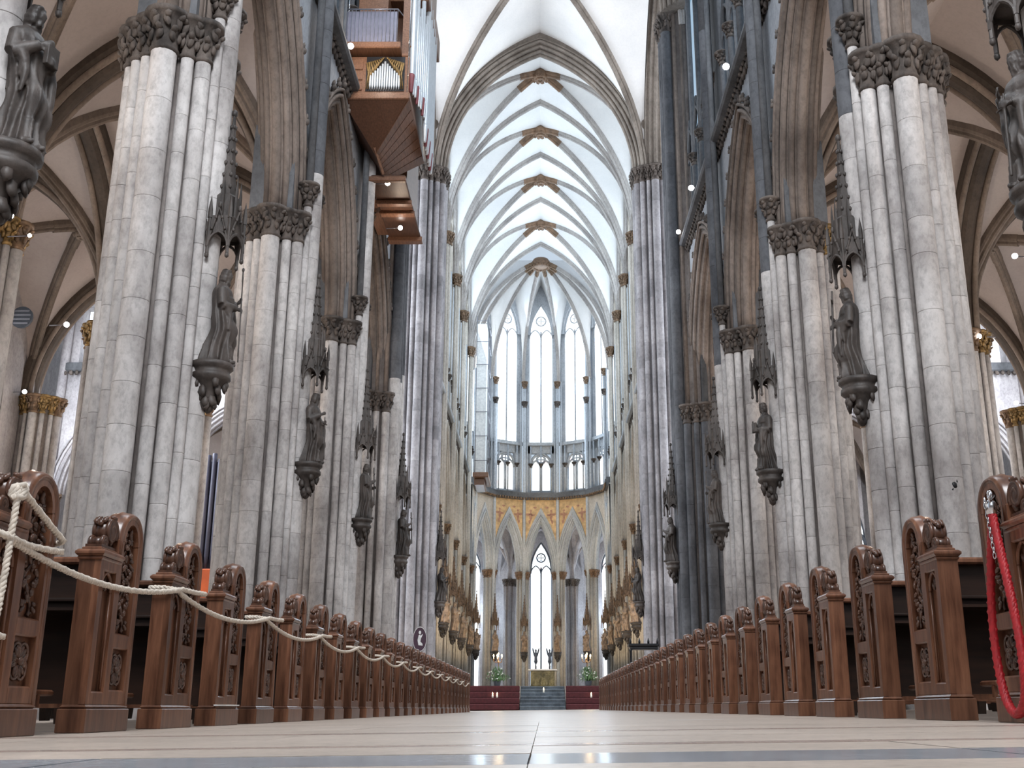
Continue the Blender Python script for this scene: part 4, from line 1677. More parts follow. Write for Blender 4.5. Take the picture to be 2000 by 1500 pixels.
for s in (-1, 1):
    nx = -s
    face = 0 if s < 0 else PI
    for k, y in enumerate(YS[s][:4]):
        vi = (k + (0 if s < 0 else 2)) % 4
        pos = ['at the picture edge nearest the camera', 'on the big pillar', 'on the pillar beyond the big one', 'on the last pillar before the crossing'][k]
        place_statue(STAT[vi], (s * PX + nx * 1.13, y, 5.76), face + (0.25 if s < 0 else -0.25) * (1 if k % 2 else -1), f'dark robed statue on a console, {SIDE[s]} side, {pos}', 'nave statues', (.90, .90, .97))
    place_statue(STAT[3 if s < 0 else 1], (s * 6.95 - (0.25 if s > 0 else 0) + nx * 1.42, YS[s][4], 5.76), face, f'dark robed statue on the crossing pillar ending the {SIDE[s]} nave arcade', 'nave statues')
    place_statue(STAT[2 if s < 0 else 0], (s * 6.85 + CX + nx * 1.48, YC[0], 5.6), face, f'grey stone robed statue on the crossing pillar where the choir begins, {SIDE[s]} side', 'nave statues')
    for k, y in enumerate(YC[1:]):
        p = bpy.data.objects
        place_statue(GOLD[(k + (s > 0)) % 3], (s * 6.95 + CX + nx * 1.17, y, 5.0), face, f'painted and gilded statue on the {SIDE[s]} choir wall, {ORD[k]} beyond the crossing', 'gilded choir statues', 1.05)
        rootp = [o for o in COL.objects if o.name.startswith('choir_pillar') and abs(o.location.x - s * 6.95 - CX) < .01 and abs(o.location.y - y) < .01][0]
        put('console', CONSOLE, rootp, (nx * 1.1, 0, 5.0), (0, 0, 0), (.9, .9, .9))
        put('canopy', CACHE['gold_canopy'], rootp, (nx * 1.1, 0, 7.1))
for k, (root, a) in enumerate(APSEP):
    x, y = root.location.x, root.location.y
    d = Vector((math.sin(a), math.cos(a)))
    place_statue(GOLD[k % 3], (x - d.x * .77, y - d.y * .77, 4.9), math.atan2(-d.y, -d.x), f'painted and gilded statue on an apse pillar, {ORD[k]} from the left', 'gilded choir statues', 1.0)

# ------------------------------------------------------------------ pews
PEW_L = 3.6


def pew_meshes(hand):
    """hand -1: aisle face looks to +x (row left of the aisle); mirrored for the other row"""
    h = 1 if hand < 0 else -1          # direction from the pew to the aisle

    def X(x):
        return h * x

    def bx(m, x0, x1, *a, **k):
        lo, hi = sorted((X(x0), X(x1)))
        m.box(lo, hi, *a, **k)

    out = {}
    T = 0.115
    # slab behind the frames; local x runs from the aisle face (0) away (-T)
    m = MB()
    poly = [(0, .12), (.53, .12), (.53, .98)]
    for i in range(1, 12):
        a = PI * i / 12
        poly.append((.39 + .14 * math.cos(a), .98 + .15 * math.sin(a)))
    poly += [(.25, .98), (.25, .88), (0, .88)]
    m.prism(poly, lambda u, w, d: (X(d), u, w), -T, -.035)
    out['end_panel'] = m.mesh('end_panel', 'pew_wood')
    # frames proud of the slab
    m = MB()
    d0, d1 = -.036, 0.0
    for y0, y1, z0, z1 in ((0, .055, .13, .86), (.215, .285, .13, .99), (.49, .53, .13, .99), (.05, .22, .13, .20), (.28, .495, .13, .21), (.28, .495, .42, .50), (.05, .22, .80, .86)):
        bx(m, d0, d1, y0, y1, z0, z1, ch=.008)
    ring = [(0, .39 + .12 * math.cos(PI * i / 14), .985 + .13 * math.sin(PI * i / 14)) for i in range(15)]
    m.sweep([(X(-.018), y, z) for _, y, z in ring[::-1]], [(-.025, -.018), (.02, -.018), (.02, .018), (-.025, .018)], (-1, 0, 0))
    # pointed heads of the sunk panel
    m.tube([(X(-.02), .135 + u, .70 + z) for u, z in arch_path(.075, .10, 5)], .010, 6)
    m.tube([(X(-.02), .06, .21), (X(-.02), .06, .70)], .008, 5)
    m.tube([(X(-.02), .21, .21), (X(-.02), .21, .70)], .008, 5)
    out['frame'] = m.mesh('frame', 'pew_wood')
    # moulding that runs over the arch
    m = MB()
    path = [(.25, .89), (.25, .98)] + [(.39 - .14 * math.cos(PI * i / 16), .98 + .15 * math.sin(PI * i / 16)) for i in range(1, 16)] + [(.53, .98), (.53, .5), (.53, .13)]
    m.sweep([(X(-T / 2), y, z) for y, z in path], [(-.012, -.060), (.010, -.066), (.024, -.045), (.026, -.02), (.034, 0), (.026, .02), (.024, .045), (.010, .066), (-.012, .060)], (-1, 0, 0), True)
    out['arch_moulding'] = m.mesh('arch_moulding', 'pew_wood')
    # plinth
    m = MB()
    bx(m, -T - .012, .018, -.022, .552, 0, .115, ch=.004)
    bx(m, -T - .004, .010, -.014, .545, .113, .135, ch=.010)
    out['plinth'] = m.mesh('plinth', 'pew_wood')
    # cap
    m = MB()
    bx(m, -T - .006, .008, -.012, .262, .852, .872, ch=.006)
    bx(m, -T - .016, .022, -.028, .262, .870, .905, ch=.012)
    bx(m, -T + .01, -.004, -.008, .25, .903, .918, ch=.005)
    out['cap_moulding'] = m.mesh('cap_moulding', 'pew_wood')
    # scroll that leans on the arch: two volutes with a leaf between
    m = MB()
    rr = random.Random(21)
    for cy_, cz, r0, w in ((.145, 1.015, .072, .044), (.065, .948, .034, .038)):
        sp = []
        for i in range(30):
            t = i / 29
            a = -0.6 + t * 3.6 * PI
            r = r0 * (1 - .8 * t)
            sp.append((cy_ + r * math.cos(a), cz + r * math.sin(a)))
        for e in (-1, 1):
            m.tube([(X(-T / 2 + e * w * .8), y, z) for y, z in sp], .0135, 6)
        m.tube([(X(-T / 2 - w), cy_, cz), (X(-T / 2), cy_, cz), (X(-T / 2 + w), cy_, cz)], [r0 * .78, r0 * .95, r0 * .78], 12)
        m.ico((X(-T / 2), cy_, cz), (w * 1.05, r0 * .4, r0 * .4), None, 1)
    for i in range(16):
        t = i / 15
        y, z = .10 + .15 * t, .93 + .06 * t + .03 * math.sin(6 * t)
        leaf_blob(m, (X(-T / 2 + rr.uniform(-.04, .04)), y, z + rr.uniform(-.02, .04)), (rr.uniform(-.6, .6), -.5, .5), (0, .5, 1), .036, .022, .014, rr)
    for i in range(9):
        a = rr.uniform(0.4, 2.6)
        leaf_blob(m, (X(-T / 2 + rr.uniform(-.045, .045)), .15 + .078 * math.cos(a), 1.015 + .075 * math.sin(a)), (rr.uniform(-.4, .4), math.cos(a), math.sin(a)), (0, -math.sin(a), math.cos(a)), .034, .02, .014, rr)
    bx(m, -T + .015, -.015, .015, .25, .912, .935)
    out['scroll_finial'] = m.mesh('scroll_finial', 'pew_carving')
    # carved vine in the tall panel
    m = MB()
    rr = random.Random(5)
    stem = [(X(-.026), .388 + .05 * math.sin(z * 26), z) for z in [.51 + .019 * i for i in range(30)]]
    m.tube(stem, .009, 6)
    for i, (x, y, z) in enumerate(stem[1:-1]):
        for e in (-1, 1):
            yy = .388 + e * rr.uniform(.012, .07)
            if z > .98 and (yy - .39) ** 2 + (z - .98) ** 2 > .0085:
                continue
            leaf_blob(m, (X(-.020 + rr.uniform(-.008, .010)), yy, z + rr.uniform(-.01, .01)), (h, rr.uniform(-.7, .7), rr.uniform(-.7, .7)), (0, e * rr.uniform(.2, 1), rr.uniform(-1, 1)), .026, .014, .011, rr)
    for i in range(10):
        m.ico((X(-.016), .388 + rr.uniform(-.05, .05), rr.uniform(.54, 1.04)), (.012, .013, .013))
    out['vine_carving'] = m.mesh('vine_carving', 'pew_carving')
    # quatrefoil with leaves in the small panel
    m = MB()
    cy_, cz = .388, .315
    for q in range(4):
        a = PI / 4 + PI / 2 * q
        m.tube([(X(-.02), cy_ + .045 * math.cos(a) + .042 * math.cos(t * PI / 6), cz + .048 * math.sin(a) + .044 * math.sin(t * PI / 6)) for t in range(12)], .008, 5, True, True)
        for e in range(3):
            b2 = a + (e - 1) * .5
            leaf_blob(m, (X(-.020), cy_ + .045 * math.cos(b2), cz + .048 * math.sin(b2)), (h, .4 * math.cos(b2), .4 * math.sin(b2)), (0, math.cos(b2), math.sin(b2)), .034, .015, .012, rr)
    m.ico((X(-.012), cy_, cz), (.014, .02, .02), None, 2)
    out['quatrefoil_carving'] = m.mesh('quatrefoil_carving', 'pew_carving')
    # trefoil leaf in the head of the sunk panel
    m = MB()
    for e in (-1, 0, 1):
        leaf_blob(m, (X(-.028), .135 + e * .028, .745 - abs(e) * .02), (h, 0, 0), (0, e, 1), .034, .018, .010, rr)
    out['leaf_carving'] = m.mesh('leaf_carving', 'pew_carving')
    # boards between the two ends
    m = MB()
    bx(m, -PEW_L, -T, .26, .285, .14, .86)
    out['back_board'] = m.mesh('back_board', 'pew_dark')
    m = MB()
    bx(m, -PEW_L, -T, .20, .31, .855, .893, ch=.010)
    out['top_rail'] = m.mesh('top_rail', 'pew_wood')
    m = MB()
    bx(m, -PEW_L, -T, .06, .27, .60, .615)
    bx(m, -PEW_L, -T, .235, .262, .66, .68, ch=.005)
    out['book_shelf'] = m.mesh('book_shelf', 'pew_dark')
    m = MB()
    bx(m, -PEW_L, -T, .285, .62, .42, .45, ch=.008)
    out['seat'] = m.mesh('seat', 'pew_wood')
    m = MB()
    bx(m, -PEW_L, -T - .06, -.17, .03, .175, .205, ch=.008)
    bx(m, -PEW_L, -T - .06, -.15, -.12, .12, .178)
    out['kneeler'] = m.mesh('kneeler', 'pew_wood')
    m = MB()
    m.prism([(-.16, .175), (0.02, .175), (-.02, 0), (-.12, 0)], lambda u, w, d: (d, u, w), -.03, .03)
    out['kneeler_leg'] = m.mesh('kneeler_leg', 'pew_dark')
    return out


def make_pew(hand, meshes):
    root = empty('pew')
    h = 1 if hand < 0 else -1
    order = ['end_panel', 'frame', 'arch_moulding', 'plinth', 'cap_moulding', 'scroll_finial', 'vine_carving', 'quatrefoil_carving', 'leaf_carving', 'back_board', 'top_rail', 'book_shelf', 'seat', 'kneeler']
    for n in order:
        put(n, meshes[n], root)
    for x in (-.42, -1.5, -2.6, -3.5):
        put('kneeler_leg', meshes['kneeler_leg'], root, (h * x, 0, 0))
    return root


rowdefs = [(-1, 2.27, 4.50, 1.112, 28), (1, 2.18, 4.84, 1.192, 33)]
PEWS = {}
for hand, xa, y0, pitch, num in rowdefs:
    ms = pew_meshes(hand)
    proto = make_pew(hand, ms)
    PEWS[hand] = []
    for i in range(num):
        o = proto if i == 0 else copy_tree(proto)
        x = hand * xa
        o.location = (x, y0 + pitch * i, floor_z(x))
        PEWS[hand].append(o)
        row = 'row with white rope' if hand < 0 else 'row with red rope'
        tag(o, f'carved oak pew, {ORD[i]} from the camera in the {row}', 'pew', 'pews in the ' + row)

# ------------------------------------------------------------------ ropes
def twisted(m, path, R, strands, turns_per_m, n=6):
    """a laid rope: strands wound round the line"""
    P = [Vector(p) for p in path]
    # resample
    pts, L = [P[0]], 0.0
    acc = [0.0]
    for a, b2 in zip(P[:-1], P[1:]):
        k = max(1, int((b2 - a).length / (R * 1.1)))
        for i in range(1, k + 1):
            pts.append(a.lerp(b2, i / k))
            acc.append(acc[-1] + (pts[-1] - pts[-2]).length)
    for st in range(strands):
        out = []
        u = None
        for i, p in enumerate(pts):
            t = (pts[min(i + 1, len(pts) - 1)] - pts[max(i - 1, 0)]).normalized()
            if u is None:
                u = t.orthogonal().normalized()
            u = (u - t * u.dot(t)).normalized()
            w = t.cross(u)
            a = 2 * PI * (st / strands + acc[i] * turns_per_m)
            out.append(p + (u * math.cos(a) + w * math.sin(a)) * R * 0.52)
        m.tube(out, R * 0.56, n)


def sag(p, q, drop, n=16):
    p, q = Vector(p), Vector(q)
    return [p.lerp(q, i / n) + Vector((0, 0, -drop * 4 * (i / n) * (1 - i / n))) for i in range(n + 1)]


xa = -2.27
fz = floor_z(xa)
pitch = 1.112
for k in range(13):
    yb = 4.50 + pitch * 2 * k
    y2 = yb + pitch * 2
    zr = fz + .79
    path = [Vector((xa - .125, yb - .045, zr + .03)), Vector((xa - .03, yb - .045, zr + .03)), Vector((xa + .040, yb + .01, zr + .02))]
    path += sag((xa + .042, yb + .06, zr), (xa + .045, y2 + .06, zr + .03), .085)[0:]
    path += [Vector((xa + .046, y2 + .30, zr + .035)), Vector((xa + .05, y2 + .50, zr + .045)), Vector((xa + .03, y2 + .575, zr + .05)), Vector((xa - .06, y2 + .58, zr + .05))]
    m = MB()
    if k < 4:
        twisted(m, path, .0165, 3, 13)
    else:
        m.tube(path, .0165, 6)
    o = put('barrier_rope', m.mesh('barrier_rope', 'rope_white'))
    tag(o, f'white rope swag along the pews, {ORD[k]} sagging span from the camera', 'rope', 'white barrier ropes')
# knot and loose end on the first pew
rt = empty('knotted_rope', (xa, 4.50, fz))
m = MB()
twisted(m, [(.045, .03, 1.02), (.05, .035, .98), (.048, .03, .85), (.046, .02, .6), (.045, -.005, .38), (.043, -.02, .25)], .016, 3, 14)
put('hanging_end', m.mesh('hanging_end', 'rope_white'), rt)
m = MB()
twisted(m, [(.05, .03, 1.01), (.055, .08, 1.0), (.05, .2, .965), (.048, .40, .90), (.046, .535, .86), (-.02, .575, .85)], .016, 3, 14)
put('upper_strand', m.mesh('upper_strand', 'rope_white'), rt)
m = MB()
twisted(m, [(-.13, -.05, .83), (.0, -.04, .825), (.05, .02, .80), (.05, .2, .79), (.048, .4, .80), (.046, .53, .81), (-.02, .575, .81)], .016, 3, 14)
put('lower_strand', m.mesh('lower_strand', 'rope_white'), rt)
m = MB()
twisted(m, [(-.12, -.04, .42), (.02, -.035, .41), (.05, .0, .405), (.045, .09, .40)], .014, 3, 14)
put('short_strand', m.mesh('short_strand', 'rope_white'), rt)
m = MB()
rr = random.Random(3)
for i in range(5):
    a = i * 1.3
    m.tube([(.045 + .02 * math.cos(a + t * .8), .05 + .03 * math.sin(t * 1.05 + a), 1.0 + .03 * math.cos(t * 1.05 + a * .5)) for t in range(6)], .014, 6, True, True)
put('knot', m.mesh('knot', 'rope_white'), rt)
tag(rt, 'knotted white rope with a loose end hanging on the pew nearest the camera', 'rope')

# red rope loop on the first pew of the other row
xr = 2.18
fr = floor_z(xr)
rt = empty('red_rope', (xr, 4.93, fr))
m = MB()
loop = [(.0, .15, .93)]
for i in range(25):
    t = i / 24
    a = PI * t
    # down the near limb, round the bottom, up the far limb
    pass
near = [(-.055, .165, .945), (-.055, .13, .80), (-.06, .06, .58), (-.062, .015, .38), (-.065, .0, .24)]
bott = [(-.065, .0, .16), (-.066, .03, .085), (-.066, .10, .036), (-.066, .17, .045), (-.066, .235, .11), (-.064, .275, .22)]
far = [(-.06, .30, .40), (-.058, .285, .56), (-.055, .24, .74), (-.052, .20, .86), (-.05, .19, .90)]


def smooth_path(P, it=2):
    P = [Vector(p) for p in P]
    for _ in range(it):
        Q = [P[0]]
        for a, b2 in zip(P[:-1], P[1:]):
            Q += [a.lerp(b2, .25), a.lerp(b2, .75)]
        Q.append(P[-1])
        P = Q
    return P


twisted(m, smooth_path(near + bott + far), .0215, 6, 9)
m.tube(smooth_path(near + bott + far), .019, 8)
put('cord', m.mesh('cord', 'rope_red'), rt)
m = MB()
m.lathe([(.012, .0), (.026, .004), (.026, .055), (.016, .07), (.008, .075)], 12, (-.055, .167, .94))
put('end_cap', m.mesh('end_cap', 'steel'), rt)
m = MB()
m.tube([(-.055 + .0, .167 + .02 * math.cos(t * PI / 5), 1.035 + .02 * math.sin(t * PI / 5)) for t in range(10)], .006, 6, True, True)
m.tube([(-.04, .15, 1.03), (-.07, .14, 1.0), (-.075, .13, 1.01), (-.07, .125, 1.04)], .006, 6)
put('hook', m.mesh('hook', 'steel'), rt)
chain = []
for i in range(12):
    m = MB()
    z = 1.01 - .024 * i
    y = .185 - .004 * i
    ring = []
    for t in range(10):
        a = t * PI / 5
        if i % 2:
            ring.append((-.075 + .007 * math.cos(a), y, z + .016 * math.sin(a)))
        else:
            ring.append((-.075, y + .007 * math.cos(a), z + .016 * math.sin(a)))
    m.tube(ring, .0032, 5, True, True)
    put('chain_link', m.mesh('chain_link', 'steel'), rt)
tag(rt, 'red barrier rope hanging in a long loop from a chain on the nearest pew', 'rope')

# ------------------------------------------------------------------ altar, steps and choir floor
PLH = 1.20
FY = 58.6
pf = struct(empty('floor_choir', (0, FY, 0)))
pl = empty('carpeted_front', (0, FY, 0))
m = MB()
for q in (-1, 1):
    lo, hi = sorted((q * 1.18, q * 5.4))
    m.box(lo, hi, .3, 50, -.1, PLH)
m.box(-1.18, 1.18, 2.7, 50, -.1, PLH)
put('platform_floor', m.mesh('platform_floor', 'choir_stone'), pf)
for q in (-1, 1):
    for j, (z0, z1, d) in enumerate(((0, .30, -.9), (.30, .60, -.6), (.60, .90, -.3), (.90, PLH + .01, -.02))):
        m = MB()
        lo, hi = sorted((q * 1.20, q * 5.6))
        m.box(lo, hi, d, .3, z0, z1, ch=.03)
        put('carpet_riser', m.mesh('carpet_riser', 'red_carpet'), pl)
tag(pl, 'red carpeted risers on both sides of the dark altar steps', 'platform')
st = empty('altar_stair', (0, FY - 1.0, 0))
NS = 7
for j in range(NS):
    m = MB()
    z1 = (PLH + .02) * (j + 1) / NS
    m.box(-1.16, 1.16, j * .45, NS * .45 + .3, z1 - (PLH + .02) / NS, z1 - .035)
    sp_ = put('step', m.mesh('step', 'step_slate'), st)
    m = MB()
    m.box(-1.175, 1.175, j * .45 - .03, NS * .45 + .3, z1 - .036, z1, ch=.01)
    put('tread', m.mesh('tread', 'step_edge'), sp_)
tag(st, 'flight of dark slate steps leading up to the altar', 'stairs')
AY = 63.5
al = empty('altar', (0, AY, PLH))
m = MB()
m.box(-.72, .72, 0, .9, .0, .12, ch=.03)
m.box(-.68, .68, .04, .86, .12, .92, ch=.02)
put('body', m.mesh('body', 'altar_gold'), al)
m = MB()
for i in range(9):
    x = -.62 + .155 * i
    m.tube([(x, .02, .14), (x, .02, .75)], .018, 6)
for i in range(8):
    x = -.62 + .155 * (i + .5)
    m.tube([(x + u, .02, .72 + z) for u, z in arch_path(.07, .09, 4)], .014, 5)
for x in (-.03, .03):
    m.tube([(x, .0, .62), (x, .0, .84)], .016, 6)
m.box(-.07, .07, -.01, .02, .72, .75)
rr = random.Random(6)
for i in range(60):
    m.ico((rr.uniform(-.62, .62), .03, rr.uniform(.16, .8)), (.035, .02, .035), None, 1, .3, rr)
put('relief', m.mesh('relief', 'altar_gold'), al)
m = MB()
m.box(-.84, .84, -.06, .95, .92, 1.0, ch=.02)
put('table_slab', m.mesh('table_slab', 'altar_top'), al)
m = MB()
m.box(-.80, .80, -.072, .96, 1.0, 1.012)
m.box(-.80, .80, -.075, -.062, .95, 1.012)
put('altar_cloth', m.mesh('altar_cloth', 'linen'), al)
tag(al, 'altar with carved gold front and white cloth at the top of the steps', 'altar')
for i, x in enumerate((-.45, -.36, -.27, -.18, .18, .27, .36, .45)):
    c = empty('candlestick', (x, AY + .45, PLH + 1.013))
    m = MB()
    m.lathe([(.035, 0), (.035, .012), (.01, .03), (.01, .06), (.018, .07), (.01, .08), (.01, .13 + .02 * (i % 3)), (.024, .15 + .02 * (i % 3))], 10)
    put('stem', m.mesh('stem', 'gilt_brown'), c)
    m = MB()
    m.lathe([(.010, .15 + .02 * (i % 3)), (.010, .24 + .03 * (i % 3))], 8)
    put('candle', m.mesh('candle', 'candle_wax'), c)
    tag(c, f'small candlestick on the altar, {ORD[i]} from the left', 'candlestick', 'altar candlesticks')
for q in (-1, 1):
    # winged figures on tall stands behind the altar
    a = empty('angel_figure', (q * .40, AY + 1.4, PLH))
    m = MB()
    m.lathe([(.10, 0), (.06, .05), (.04, .4), (.04, 1.35), (.09, 1.40), (.09, 1.45)], 10)
    put('stand', m.mesh('stand', 'lead'), a)
    m = MB()
    m.lathe([(.11, 1.45), (.09, 1.6), (.07, 1.8), (.085, 1.95), (.04, 2.02), (.055, 2.08), (.05, 2.15), (.01, 2.19)], 12)
    put('body', m.mesh('body', 'lead'), a)
    for e in (-1, 1):
        m = MB()
        m.ico((e * .12, .06, 1.98), (.05, .03, .30), Matrix.Rotation(e * .25, 3, 'Y'), 2)
        put('wing', m.mesh('wing', 'lead'), a)
    tag(a, f'dark winged figure on a stand behind the altar, {"left" if q < 0 else "right"} of the window', 'statue', 'winged figures')

    # branched candelabrum
    b = empty('candelabrum', (q * 2.45, 62.0, PLH))
    m = MB()
    m.lathe([(.18, 0), (.16, .04), (.04, .10), (.03, .5), (.05, .55), (.028, .6), (.028, 1.3), (.06, 1.36), (.02, 1.42)], 12)
    put('stem', m.mesh('stem', 'gilt_brown'), b)
    for i in range(7):
        t = 2 * PI * i / 7
        r = .30 if i else 0.0
        x, y = r * math.cos(t), r * math.sin(t)
        zt = 1.62 if i else 1.72
        m = MB()
        m.tube(smooth_path([(0, 0, 1.34), (x * .6, y * .6, 1.30), (x, y, 1.38), (x, y, zt - .14)], 1), .014, 6)
        m.lathe([(.012, 0), (.035, .01), (.035, .02)], 8, (x, y, zt - .14))
        arm = put('arm', m.mesh('arm', 'gilt_brown'), b)
        m = MB()
        m.lathe([(.018, 0), (.018, .12)], 8, (x, y, zt - .12))
        put('candle', m.mesh('candle', 'candle_wax'), arm)
        m = MB()
        m.lathe([(.004, 0), (.034, .035), (.026, .08), (.004, .14)], 8, (x, y, zt))
        put('flame', m.mesh('flame', 'flame'), arm)
    point('candle_light', (q * 2.45, 61.7, PLH + 1.7), 60, (1, .7, .38), .15)
    tag(b, f'branched candelabrum with lit candles {"left" if q < 0 else "right"} of the altar', 'candelabrum', 'candelabra')
    # flower arrangements on the platform
    f_ = empty('flower_arrangement', (q * 2.45, 60.5, PLH))
    m = MB()
    m.lathe([(.10, 0), (.16, .05), (.20, .28), (.18, .30)], 12)
    put('vase', m.mesh('vase', 'lead'), f_)
    m = MB()
    rr = random.Random(30 + q)
    for i in range(110):
        a, e = rr.uniform(0, 2 * PI), rr.uniform(.1, 1.5)
        L = rr.uniform(.25, .75)
        d = Vector((math.cos(a) * math.cos(e), math.sin(a) * math.cos(e), math.sin(e)))
        p = Vector((0, 0, .28)) + d * L
        m.tube([(0, 0, .28), tuple(Vector((0, 0, .32)) + d * L * .5), tuple(p)], .006, 4)
        leaf_blob(m, tuple(p), tuple(d), (0, 0, 1), .10, .035, .012, rr)
    put('foliage', m.mesh('foliage', 'leaf_green'), f_)
    m = MB()
    for i in range(26):
        a, e = rr.uniform(0, 2 * PI), rr.uniform(.2, 1.3)
        L = rr.uniform(.4, .75)
        m.ico((math.cos(a) * math.cos(e) * L, math.sin(a) * math.cos(e) * L, .28 + math.sin(e) * L), (.05, .05, .045), None, 1, .2, rr)
    put('blossom_heads', m.mesh('blossom_heads', 'blossom'), f_)['kind'] = 'stuff'
    tag(f_, f'green and white flower arrangement on the carpet {"left" if q < 0 else "right"} of the altar steps', 'flowers', 'flower arrangements')
for i, (x, y, z) in enumerate(((0.05, FY - 1.0 + .45 * 4 + .1, (PLH + .02) * 5 / 7 + .002), (-2.35, FY - .45, .602), (-2.58, FY - .45, .602), (2.5, FY - .45, .602))):
    c = empty('lit_candle', (x, y, z))
    m = MB()
    m.lathe([(.045, 0), (.045, .14), (.03, .15)], 10)
    put('wax', m.mesh('wax', 'candle_wax'), c)
    m = MB()
    m.lathe([(.003, .15), (.03, .18), (.022, .22), (.003, .28)], 8)
    put('flame', m.mesh('flame', 'flame'), c)
    tag(c, ['burning pillar candle on the middle of the altar steps', 'outer burning candle of the pair on the red carpet left of the steps', 'inner burning candle of the pair on the red carpet left of the steps', 'burning candle on the red carpet right of the steps'][i], 'candle', 'floor candles')

# ------------------------------------------------------------------ organ on the left wall
og = empty('swallow_nest_organ', (-6.4, 33.0, 19.0))


def obox(name, x0, x1, y0, y1, z0, z1, mat, par=None, ch=.03):
    m = MB()
    m.box(x0 + 6.4, x1 + 6.4, y0 - 33, y1 - 33, z0 - 19, z1 - 19, ch)
    return put(name, m.mesh(name, mat), par or og)


def L3(x, y, z):
    return (x + 6.4, y - 33, z - 19)


# main lower case
obox('lower_case', -6.5, -4.35, 31.0, 35.3, 19.15, 20.55, 'organ_wood')
obox('base_rail', -6.54, -4.30, 30.95, 35.35, 18.95, 19.20, 'organ_wood')
for (x0, x1) in ((-6.42, -5.86),):
    for (z0, z1) in ((19.28, 19.62), (19.66, 20.0), (20.04, 20.45)):
        obox('case_panel', x0, x1, 30.96, 31.02, z0, z1, 'organ_wood', None, .02)
# pipe field with gilded shades
obox('pipe_recess', -5.75, -4.5, 30.975, 31.01, 19.25, 20.52, 'iron', None, .0)
for i in range(13):
    x = -5.60 + .078 * i
    h = 1.02 - .085 * abs(i - 6)
    m = MB()
    m.lathe([(.012, 0), (.033, .14), (.033, h), (.0, h + .01)], 10, L3(x, 30.93, 19.28))
    put('pipe', m.mesh('pipe', 'pipe_metal'), og)
for e in (-1, 1):
    for i in range(9):
        m = MB()
        x = -5.13 + e * (.10 + .062 * i)
        z = 20.42 - .02 * i
        zl = 20.38 - .115 * i if i < 7 else 19.3
        m.tube([L3(x, 30.94, z), L3(x - e * .06, 30.92, (z + zl) / 2 + .05), L3(x, 30.94, zl)], [.035, .03, .02], 6)
        put('gilded_shade', m.mesh('gilded_shade', 'gilded'), og)
# wedge under the case
m = MB()
P = [L3(-6.5, 31.0, 18.97), L3(-4.35, 31.0, 18.97), L3(-4.30, 35.3, 18.97), L3(-6.5, 35.3, 18.97), L3(-5.62, 32.6, 17.85), L3(-5.62, 34.6, 17.85)]
m.add(P, [(0, 1, 4)[::-1], (1, 2, 5, 4)[::-1], (2, 3, 5)[::-1], (3, 0, 4, 5)[::-1]])
m.f = [tuple(reversed(f)) for f in m.f]
put('tapered_underside', m.mesh('tapered_underside', 'organ_shade_wood'), og)
for j in range(7):
    m = MB()
    t0, t1 = j / 7 + .006, (j + 1) / 7 - .006
    A0, A1 = Vector(P[1]).lerp(Vector(P[2]), t0), Vector(P[1]).lerp(Vector(P[2]), t1)
    B0, B1 = Vector(P[4]).lerp(Vector(P[5]), t0), Vector(P[4]).lerp(Vector(P[5]), t1)
    nn = (A1 - A0).cross(B0 - A0).normalized()
    if nn.x < 0:
        nn = -nn
    q4 = [A0, A1, B1, B0]
    m.add([tuple(p + nn * .002) for p in q4] + [tuple(p + nn * .03) for p in q4], [(0, 1, 2, 3), (4, 5, 6, 7), (0, 1, 5, 4), (1, 2, 6, 5), (2, 3, 7, 6), (3, 0, 4, 7)])
    put('soffit_plank', m.mesh('soffit_plank', 'organ_wood'), og)
m = MB()
m.tube([L3(-5.62, 32.4, 18.0), L3(-5.45, 33.4, 17.55)], .06, 4, False)
put('strut', m.mesh('strut', 'organ_wood'), og)
# lower stage further along the wall
obox('lower_soffit', -5.95, -4.72, 33.6, 38.8, 17.52, 17.62, 'organ_shade_wood')
obox('soffit_beam', -5.97, -4.68, 35.3, 35.6, 17.36, 17.52, 'organ_wood')
obox('soffit_beam', -5.97, -4.68, 36.2, 36.5, 17.38, 17.52, 'organ_wood')
obox('soffit_beam', -5.97, -4.68, 33.55, 33.75, 17.36, 17.55, 'organ_wood')
obox('soffit_beam', -5.97, -4.66, 38.5, 38.85, 17.34, 17.55, 'organ_wood')
obox('rear_case', -6.4, -4.9, 35.4, 38.6, 17.62, 24.0, 'organ_wood')
# player's balcony with its railing
obox('balcony_floor', -6.5, -4.62, 30.6, 33.4, 20.62, 20.86, 'organ_wood')
for (a0, a1, y_) in ((-6.5, -4.75, 30.66),):
    for i in range(15):
        x = a0 + (a1 - a0) * i / 14
        m = MB()
        m.tube([L3(x, y_, 20.85), L3(x, y_, 22.1)], .012, 5)
        put('baluster', m.mesh('baluster', 'grey_metal'), og)
    m = MB()
    m.tube([L3(a0, y_, 22.1), L3(a1, y_, 22.1), L3(-4.45, 31.5, 22.1), L3(-4.45, 33.2, 22.1)], .025, 6)
    put('handrail', m.mesh('handrail', 'grey_metal'), og)
for i in range(4):
    m = MB()
    y_ = 31.5 + .5 * i
    m.tube([L3(-4.45, y_, 20.85), L3(-4.45, y_, 22.1)], .012, 5)
    put('baluster', m.mesh('baluster', 'grey_metal'), og)
m = MB()
m.box(*[v for ab in zip(L3(-6.5, 30.70, 20.9), L3(-4.78, 30.715, 22.05)) for v in ab])
put('railing_screen', m.mesh('railing_screen', 'balcony_glass'), og)
m = MB()
m.box(*[v for ab in zip(L3(-6.3, 32.0, 20.86), L3(-5.3, 33.4, 24.4)) for v in ab], ch=.03)
put('console_case', m.mesh('console_case', 'organ_wood'), og)
